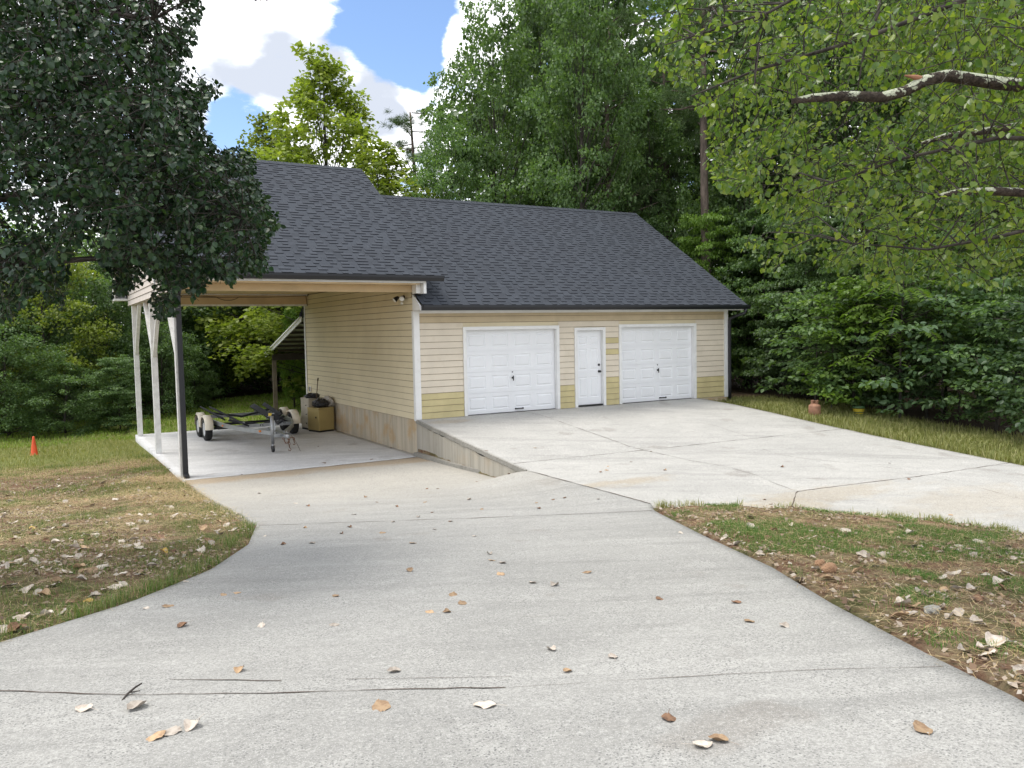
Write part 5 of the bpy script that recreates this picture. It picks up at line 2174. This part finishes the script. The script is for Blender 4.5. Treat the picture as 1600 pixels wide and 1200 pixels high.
eR, invR = near_tree('pear_tree', 5, RB, 2.8, .2, (.3, -13.6, 4.6), (3.9, 2.6, 3.1), outR,
                     [(1260, 60, 34, .7), (1130, 40, 30, .6), (1320, 150, 60, .45), (1420, 150, 60, .45), (1240, 380, 40, .6), (1300, 350, 30, .5)],
                     2300, .054, L_near_yel, .42, .09, limbsR, 12, 'yellow green leaved tree reaching in from the right over the drive', .5, dmin=4.4,
                     clear=[(x_, np.interp(x_, [1238, 1270, 1320, 1380, 1415, 1445, 1480, 1560], [158, 153, 150, 152, 142, 126, 118, 130]), 24, 5.9) for x_ in range(1238, 1540, 12)])
mb = MB()
bp = [W3(1760, 130, 6.4), W3(1640, 138, 6.1), W3(1560, 130, 6.0), W3(1480, 118, 5.95), W3(1445, 126, 5.9), W3(1415, 142, 5.9), W3(1380, 152, 5.85), W3(1320, 150, 5.8), W3(1270, 153, 5.75), W3(1238, 158, 5.75)]
mb.tube(bp, [.055, .052, .048, .044, .042, .038, .038, .036, .030, .018], 12)
mb.tube([W3(1470, 306, 6.6), W3(1500, 300, 6.6), W3(1560, 299, 6.6), W3(1660, 304, 6.6)], [.02, .03, .035, .04], 10)
mb.tube([W3(1440, 224, 6.4), W3(1480, 212, 6.4), W3(1530, 206, 6.4), W3(1640, 190, 6.5)], [.012, .024, .028, .035], 10)
mb.build('lichen_limb', M_lichen, eR).matrix_parent_inverse = invR
mb = MB()
mb.tube([W3(1446, 126, 5.9), W3(1432, 121, 5.88), W3(1414, 118, 5.86)], [.024, .020, .006], 8)
mb.build('broken_stub', M_stub, eR).matrix_parent_inverse = invR

# ------------------------------------------------------------------ grass and straw
def grass_mat(name, cols, trans=.3):
    return leaf_mat(name, cols, trans, .55, .25, (1.2, 1.25, .5), 0)


G_lawn = grass_mat('lawn_blades', [(.065, .13, .028), (.10, .18, .038), (.14, .21, .05), (.22, .23, .09), (.34, .29, .15)])
G_new = grass_mat('new_grass_blades', [(.06, .14, .025), (.085, .19, .035), (.12, .235, .05), (.17, .22, .07)])
G_verge = grass_mat('verge_blades', [(.17, .20, .06), (.24, .26, .085), (.31, .315, .12), (.40, .37, .19)])
G_back = grass_mat('back_lawn_blades', [(.16, .26, .04), (.22, .32, .055), (.28, .37, .08)], .35)
M_straw = grass_mat('dry_straw', [(.52, .39, .20), (.62, .49, .27), (.38, .25, .12), (.68, .57, .36)], .15)
M_crumb = leaf_mat('leaf_crumbs', [(.50, .45, .39), (.30, .22, .15), (.12, .075, .05), (.40, .33, .26), (.20, .12, .07)], .1, .8, .2, (1, 1, 1), 0)


def blades(name, pts, hgt, wid, m, lean=.5, label='', cat='grass'):
    n = len(pts)
    g = np.random.default_rng(n)
    az = g.random(n) * 6.283
    h = hgt * g.uniform(.45, 1.25, n)
    d = np.stack([np.cos(az), np.sin(az), np.zeros(n)], -1)
    s = np.stack([-np.sin(az), np.cos(az), np.zeros(n)], -1)
    w = wid * g.uniform(.7, 1.3, n)
    ln = lean * g.random(n)
    mid = pts + d * (h * ln * .35)[:, None] + np.array([0, 0, 1.]) * (h * .6)[:, None]
    tip = pts + d * (h * ln * 1.1)[:, None] + np.array([0, 0, 1.]) * (h * (1 - .35 * ln))[:, None]
    V = np.stack([pts - s * w[:, None] / 2, pts + s * w[:, None] / 2, mid + s * w[:, None] * .35, mid - s * w[:, None] * .35, tip], 1).reshape(-1, 3)
    o = np.arange(n)[:, None] * 5
    F = [o + np.array([[0, 1, 2, 3]]), o + np.array([[3, 2, 4]])]
    ob = mesh_object(name, np_data(name, V, F), m)
    return tag(ob, label, cat, kind='stuff')


def scatter(n, x0, x1, y0, y1, fn, seed):
    g = np.random.default_rng(seed)
    out = []
    tot = 0
    while tot < n:
        x, y = g.uniform(x0, x1, 40000), g.uniform(y0, y1, 40000)
        k = g.random(40000) < fn(x, y)
        x, y = x[k], y[k]
        out.append(np.stack([x, y, yard(x, y)], -1))
        tot += len(x)
        if len(out) > 60:
            break
    return np.concatenate(out)[:n]


def left_fn(x, y):
    edge = Lx(y) - x
    n_ = vnoise(x, y, 1.5, 21)
    d = np.where(edge > .02, sstep(.40, .60, n_) * .8 + .10, 0)
    d = np.maximum(d, np.where((edge > .0) & (edge < .45), .40 * sstep(.48, .7, vnoise(x, y, 2.6, 33)), 0))
    return d


P = scatter(75000, -11.5, -5.2, -12.5, -.5, left_fn, 1)
blades('lawn_grass', P, .052, .0042, G_lawn, 1.4, 'thin patchy grass tufts over bare soil on the left lawn')
P = scatter(22000, -14, -5.4, -.5, 11, lambda x, y: np.where(x < -5.45, (.25 + .6 * vnoise(x, y, 1.2, 4)) * (.10 + .9 * sstep(2.2, 4.8, y + 2 * vnoise(x, y, .6, 14) - 1)), 0), 2)
blades('lawn_grass', P, .095, .012, G_verge, .9, 'light green grass on the left lawn around the traffic cone')
P = scatter(1500, -8.6, -5.15, -11.3, -4.2, lambda x, y: np.where((Lx(y) - x > -.05) & (Lx(y) - x < .28), .6 * sstep(.44, .66, vnoise(x, y, 2.3, 61)) + .02, 0), 31)
blades('edge_grass', P, .14, .005, G_lawn, 1.2, 'taller dry green grass spilling over the left drive edge')


def bed_fn(x, y):
    a, b = x - Rx(y), Ax(y) - x
    ins = (a > .12) & (b > .05)
    n_ = vnoise(x, y, 1.7, 44)
    return np.where(ins, sstep(.46, .60, n_) * .9 + .04, 0)


P = scatter(60000, -4, 5, -16.5, -8.9, bed_fn, 3)
blades('bed_grass', P, .055, .0038, G_new, 1.2, 'fresh green grass patches in the soil bed right of the drive')
P = scatter(1100, -.4, 3.6, -12.2, -8.8, lambda x, y: np.where((Ax(y) - x > 0) & (Ax(y) - x < .22) & (x > Rx(y) + .05), .6 * sstep(.45, .6, vnoise(x, y, 2.4, 71)), 0), 32)
blades('edge_weeds', P, .13, .007, G_verge, 1.1, 'weeds growing along the apron edge of the soil bed')


def verge_fn(x, y):
    return np.where((x > 9.36) & (x < 12.6), (.35 + .6 * vnoise(x, y, 1.2, 51)) * (1 - .7 * sstep(11.2, 12.6, x)), 0)


P = scatter(36000, 9.3, 12.8, -13, .6, verge_fn, 4)
blades('verge_grass', P, .17, .014, G_verge, .8, 'sunlit long grass on the verge right of the apron')
P = scatter(34000, -14, 9, 9.2, 30, lambda x, y: np.where(y - .75 * x < 21, .7, 0), 5)
blades('back_lawn_grass', P, .11, .024, G_back, .9, 'bright grass behind the carport slab')


def straws(name, pts, label, lo=.05, hi=.2):
    n = len(pts)
    g = np.random.default_rng(n + 3)
    az = g.random(n) * 6.283
    L = g.uniform(lo, hi, n)
    d = np.stack([np.cos(az), np.sin(az), g.normal(size=n) * .10 + .03], -1)
    s = np.stack([-np.sin(az), np.cos(az), np.zeros(n)], -1) * .0012
    p = pts + np.array([0, 0, .012]) + np.stack([np.zeros(n), np.zeros(n), g.random(n) * .025], -1)
    q = p + d * L[:, None]
    q[:, 2] = np.maximum(q[:, 2], yard(q[:, 0], q[:, 1]) + .006)
    m_ = (p + q) / 2 + np.stack([-d[:, 1], d[:, 0], np.full(n, .15)], -1) * (g.normal(size=n) * .05 * L / .2)[:, None]
    u = np.array([0, 0, .0012])
    V = np.stack([p - s, p + s, m_ + s + u, m_ - s + u, q + s, q - s], 1).reshape(-1, 3)
    o = np.arange(n)[:, None] * 6
    F = [np.concatenate([o + np.array([[0, 1, 2, 3]]), o + np.array([[3, 2, 4, 5]])])]
    ob = mesh_object(name, np_data(name, V, F), M_straw)
    return tag(ob, label, 'straw', kind='stuff')


P = scatter(24000, -11, -5.15, -12.5, .2, lambda x, y: np.where(Lx(y) - x > -.02, .15 + .85 * sstep(.45, .6, vnoise(x, y, .9, 81)) * sstep(-9, -4, y) + .1, 0), 6)
straws('straw', P, 'scattered dry straw on the left lawn')
P = scatter(14000, -12, -5.4, -2.5, 4.2, lambda x, y: np.where(Lx(np.minimum(y, -.3)) - x > .05, .1 + .9 * sstep(.4, .62, vnoise(x, y, .8, 83)), 0), 26)
straws('straw', P, 'dry straw scattered beside the carport slab', .08, .24)
P = scatter(24000, -12, -5.4, -1.5, 4.6, lambda x, y: np.where(Lx(np.minimum(y, -.3)) - x > .08, .05 + .95 * sstep(.5, .66, vnoise(x, y, 1.1, 29)), 0), 27)
blades('lawn_grass', P, .07, .006, G_lawn, 1.2, 'patchy weedy grass between the drive and the traffic cone')
P = scatter(5000, -6.6, -5.0, -3.2, .25, lambda x, y: np.where(Lx(np.minimum(y, -.3)) - x > -.08, .8, 0), 16)
straws('straw', P, 'thick dry straw heaped by the front carport post', .08, .26)
P = scatter(12000, -4, 5, -16.5, -8.9, lambda x, y: np.where((x - Rx(y) > .05) & (Ax(y) - x > .03), .3 + .5 * vnoise(x, y, 1.1, 91), 0), 7)
straws('straw', P, 'scattered dry straw in the soil bed on the right')



def crumbs(name, pts, label):
    g = np.random.default_rng(len(pts))
    n = len(pts)
    D = g.normal(size=(n, 3)) * np.array([1, 1, .25])
    N = g.normal(size=(n, 3)) * .35 + np.array([0, 0, 1.])
    Vv, Ff = leaf_quads(pts + np.array([0, 0, .024]), D, N, g.uniform(.02, .068, n), 'diamond', .75)
    return tag(mesh_object(name, np_data(name, Vv, Ff), M_crumb), label, 'leaf litter', kind='stuff')


P = scatter(7500, -11.5, -5.15, -12.5, 1.5, lambda x, y: np.where(Lx(np.minimum(y, -.3)) - x > .01, .08 + .9 * sstep(.42, .62, vnoise(x, y, 1.3, 101)), 0), 41)
crumbs('leaf_crumbs', P, 'broken bits of dead leaf and bark strewn over the left lawn')
P = scatter(3800, -4, 5, -16.5, -8.9, lambda x, y: np.where((x - Rx(y) > .01) & (Ax(y) - x > .02), .1 + .9 * sstep(.45, .65, vnoise(x, y, 1.4, 103)) + .5 * (x - Rx(y) < .35), 0), 42)
crumbs('leaf_crumbs', P, 'broken bits of dead leaf and bark strewn over the right soil bed')

# ------------------------------------------------------------------ fallen leaves, twig, stones
def litter_mat(name, a, b):
    m, t, bs, o = mat(name)
    pos = NN(t, 'ShaderNodeTexCoord').outputs['Object']
    n = noise(t, 28, 5, .7, pos)
    oi = NN(t, 'ShaderNodeObjectInfo')
    col = mix(t, rng_map(t, n, .4, .7), c4(*a), c4(*b))
    hs = NN(t, 'ShaderNodeHueSaturation')
    inp(t, hs.inputs['Color'], col)
    t.links.new(rng_map(t, oi.outputs['Random'], 0, 1, .75, 1.2), hs.inputs['Value'])
    t.links.new(hs.outputs['Color'], bs.inputs['Base Color'])
    bs.inputs['Roughness'].default_value = .75
    bs.inputs['Specular IOR Level'].default_value = .25
    return m


LM = {'pale': litter_mat('pale_dry_leaf', (.56, .50, .43), (.36, .30, .25)), 'tan': litter_mat('tan_dry_leaf', (.44, .31, .19), (.28, .18, .11)),
      'brown': litter_mat('brown_dry_leaf', (.24, .14, .085), (.12, .07, .045)), 'yellow': litter_mat('yellow_leaf', (.62, .43, .12), (.5, .3, .1))}


def litter_mesh(seed):
    g = np.random.default_rng(seed)
    nu, nv = 9, 7
    us = np.linspace(0, 1, nu)
    vs_ = np.linspace(-1, 1, nv)
    w = np.sin(np.pi * np.clip(us, .02, .98) ** .8) ** .75 * .40
    cu, cv = g.uniform(-.7, 1.0), g.uniform(-1.0, 1.5)
    V = []
    for i, u in enumerate(us):
        for v in vs_:
            ww = w[i] * (1 + .06 * math.sin(u * 17 + v * 3 + seed))
            y = v * ww
            z = cv * y * y * 1.3 + cu * (u - .5) ** 2 * .5 + .035 * math.sin(u * 9 + v * 4 + seed) + .06 * abs(v) * w[i] * g.uniform(.4, 1.6)
            V.append((u - .5, y * (1 - .25 * abs(cv) * w[i]), z))
    V = np.array(V)
    idx = np.arange(nu * nv).reshape(nu, nv)
    F = np.stack([idx[:-1, :-1], idx[:-1, 1:], idx[1:, 1:], idx[1:, :-1]], -1).reshape(-1, 4)
    V[:, 2] -= V[:, 2].min() - .02
    V *= .092
    # stalk
    z0 = V[idx[0, nv // 2]]
    s = np.array([z0 + np.array([0, .0012, 0]), z0 - np.array([0, .0012, 0]), z0 + np.array([-.05, .014, .0]), z0 + np.array([-.05, .0165, .0])])
    F = np.concatenate([F, np.array([[0, 1, 2, 3]]) + len(V)])
    V = np.concatenate([V, s])
    return np_data('fallen_leaf', V, [F], smooth=True)


LMESH = [litter_mesh(s) for s in range(8)]
for me in LMESH:
    me.materials.append(LM['pale'])


def surf_z(x, y):
    conc = (x > float(Lx(y))) & (x < float(Rx(y))) & (y < -.3)
    if conc:
        return float(zlow(x, y)) + .001
    if -5.34 < x < 0 and -.3 <= y < 9:
        return SL + .001
    if x > 0 and float(Ax(y)) < x < 9.33 and y < 0:
        return float(zapr(x, y)) + .001
    return float(yard(x, y)) + .012


def drop_leaf(x, y, kind, label, group, size=1.0, tilt=.25):
    o = bpy.data.objects.new('fallen_leaf', LMESH[random.randrange(8)])
    COL.objects.link(o)
    o.location = (x, y, surf_z(x, y))
    s = size * random.uniform(.75, 1.2)
    o.scale = (s, s, s)
    o.rotation_euler = (random.uniform(-tilt, tilt), random.uniform(-tilt, tilt), random.uniform(0, 6.28))
    o.material_slots[0].link = 'OBJECT'
    o.material_slots[0].material = LM[kind]
    tag(o, label, 'leaf', group)
    return o


DRV = [(867, 915, 0), (832, 911, 0), (917, 895, 1), (765, 866, 0), (768, 876, 1), (785, 880, 0), (722, 943, 1), (698, 957, 1), (671, 957, 1), (285, 979, 2), (408, 979, 0), (522, 977, 0), (349, 930, 1), (371, 927, 1), (228, 951, 0),
       (615, 1050, 0), (862, 1016, 0), (957, 1027, 0), (886, 1050, 1), (375, 1048, 1), (1030, 936, 2), (1170, 971, 1), (1225, 979, 0), (525, 932, 1), (640, 892, 1), (667, 764, 2), (684, 764, 2), (733, 781, 0), (664, 785, 1),
       (753, 796, 1), (675, 801, 2), (654, 808, 0), (704, 815, 2), (679, 827, 0), (741, 838, 0), (645, 849, 1), (708, 930, 1), (783, 898, 1), (838, 786, 1), (842, 795, 2), (864, 781, 2), (882, 778, 2), (505, 723, 2), (405, 771, 2),
       (462, 787, 0), (481, 791, 2), (571, 777, 1), (589, 785, 2), (620, 792, 2), (553, 804, 0), (614, 816, 0), (546, 824, 2), (477, 825, 1), (534, 834, 2), (598, 833, 1), (414, 838, 0), (443, 851, 2), (488, 849, 0), (290, 909, 0), (262, 948, 1), (1064, 833, 0),
       (1150, 942, 2), (745, 733, 2), (760, 737, 2), (795, 741, 2)]
KN = ['pale', 'tan', 'brown']
KL = {'pale': 'pale grey underside of a fallen leaf on the lower driveway', 'tan': 'curled tan fallen leaf on the lower driveway', 'brown': 'small brown fallen leaf on the lower driveway'}
for px, py, k in DRV:
    x, y = H(px, py)
    drop_leaf(x, y, KN[k], KL[KN[k]], KN[k] + ' leaves on the driveway', .78 if py < 840 else .88)
for (px, py, k, lab) in ((595, 1105, 'tan', 'curled tan leaf with a long stalk near the bottom centre of the drive'), (757, 1103, 'pale', 'pale curled leaf at the bottom of the drive right of the tan stalked one'),
                         (213, 1107, 'pale', 'flat pale leaf just below the dark joint at lower left'), (131, 1109, 'pale', 'small pale leaf nearest the lower left corner joint'),
                         (1440, 1141, 'tan', 'big tan leaf at the lower right of the drive'), (1098, 1166, 'pale', 'pale leaf low on the drive with a tan one touching it'), (1122, 1158, 'tan', 'small tan leaf touching the low pale one'),
                         (1045, 1124, 'brown', 'lone brown leaf low on the right half of the drive'), (245, 1152, 'tan', 'tan left end leaf of the bottom row of overlapping leaves'),
                         (268, 1145, 'pale', 'large pale middle leaf of the bottom row of overlapping leaves'), (300, 1137, 'pale', 'right end leaf of the bottom row of overlapping leaves')):
    x, y = H(px, py)
    drop_leaf(x, y, k, lab, None, 1.15, .15)
for (px, py) in ((836, 700), (950, 729), (948, 735), (986, 722), (938, 738), (1017, 706), (1039, 735), (1195, 781), (1222, 730), (935, 780), (1390, 724), (1485, 805), (1420, 749), (1205, 788)):
    x, y = H(px, py)
    drop_leaf(x, y, random.choice(['brown', 'brown', 'tan']), 'small brown leaf lying on the pale garage apron', 'leaves on the apron', .8)
for (px, py) in ((586, 684), (497, 698), (581, 718), (508, 724), (611, 700), (378, 742)):
    d = pdir(px, py)
    p = CAM + d * ((SL - CAM[2]) / d[2])
    drop_leaf(float(p[0]), float(p[1]), 'brown', 'small brown leaf on the slab under the carport', 'leaves on the carport slab', .8)


def px_scatter(n, poly, fnin, seed):
    g = np.random.default_rng(seed)
    poly = np.array(poly)
    out = []
    while len(out) < n:
        px = g.uniform(poly[:, 0].min(), poly[:, 0].max())
        py = g.uniform(poly[:, 1].min(), poly[:, 1].max())
        if not inpoly(np.array([px]), np.array([py]), poly)[0]:
            continue
        x, y = H(px, py)
        if fnin(x, y):
            out.append((x, y))
    return out


LL = {'pale': 'pale curled dead leaf in the grass of the left lawn', 'tan': 'tan curled dead leaf in the grass of the left lawn', 'brown': 'brown dead leaf in the grass of the left lawn'}
for x, y in px_scatter(150, [(0, 770), (200, 745), (360, 770), (395, 815), (330, 860), (180, 925), (0, 1000)], lambda x, y: x < Lx(y) - .03, 5):
    k = random.choice(['pale'] * 7 + ['tan'] * 2 + ['brown'])
    drop_leaf(x, y, k, LL[k], k + ' leaves on the left lawn', 1.3, .5)
for (px, py, lab) in ((51, 827, 'bright yellow leaf at the far left of the lawn'), (137, 937, 'golden yellow leaf near the drive edge at lower left'), (256, 863, 'long pale yellow leaf in the lawn by the drive edge'), (130, 860, 'dull yellow leaf in the middle of the left lawn')):
    x, y = H(px, py)
    drop_leaf(x, y, 'yellow', lab, None, 1.1, .4)
RLb = {'pale': 'pale curled dead leaf in the soil bed on the right', 'tan': 'tan curled dead leaf in the soil bed on the right', 'brown': 'brown dead leaf in the soil bed on the right'}
for x, y in px_scatter(62, [(1040, 806), (1200, 800), (1600, 845), (1600, 1080), (1430, 1010), (1250, 915)], lambda x, y: (x > Rx(y) + .03) and (x < Ax(y) - .03), 6):
    k = random.choice(['pale'] * 7 + ['tan'] * 2 + ['brown'])
    drop_leaf(x, y, k, RLb[k], k + ' leaves in the soil bed', 1.2, .5)
for (px, py, lab) in ((1554, 1010, 'large white crinkled leaf nearest the right drive edge'), (1560, 914, 'white crinkled leaf in the green grass at far right')):
    x, y = H(px, py)
    drop_leaf(x, y, 'pale', lab, None, 1.5, .3)

x, y = H(204, 1085)
mb = MB()
z = float(zlow(x, y))
mb.tube([(x - .05, y - .075, z + .007), (x - .015, y - .01, z + .012), (x + .03, y + .04, z + .02), (x + .065, y + .05, z + .03)], [.004, .006, .006, .004], 7)
mb.tube([(x + .0, y + .0, z + .012), (x + .05, y - .005, z + .012)], [.004, .002], 6)
tag(mb.build('twig', M_bark), 'short dark forked twig lying across the joint at lower left', 'twig')
M_stone = paint('brown_fieldstone', (.34, .20, .115), .85, .12, (.18, .12, .08), .5, 9, .5)
for (px, py, s, lab, sd_) in ((1296, 893, (.085, .055, .05), 'larger angular brown stone in the soil bed', 4), (1281, 883, (.05, .04, .035), 'smaller brown stone beside the angular one', 8), (1456, 957, (.07, .05, .035), 'flat grey stone half sunk in the soil bed', 15)):
    x, y = H(px, py)
    o = lump('stone', (x, y, float(yard(x, y)) - .01), s, M_stone if sd_ < 10 else M_curb, sd_, lab, 'stone', .05)
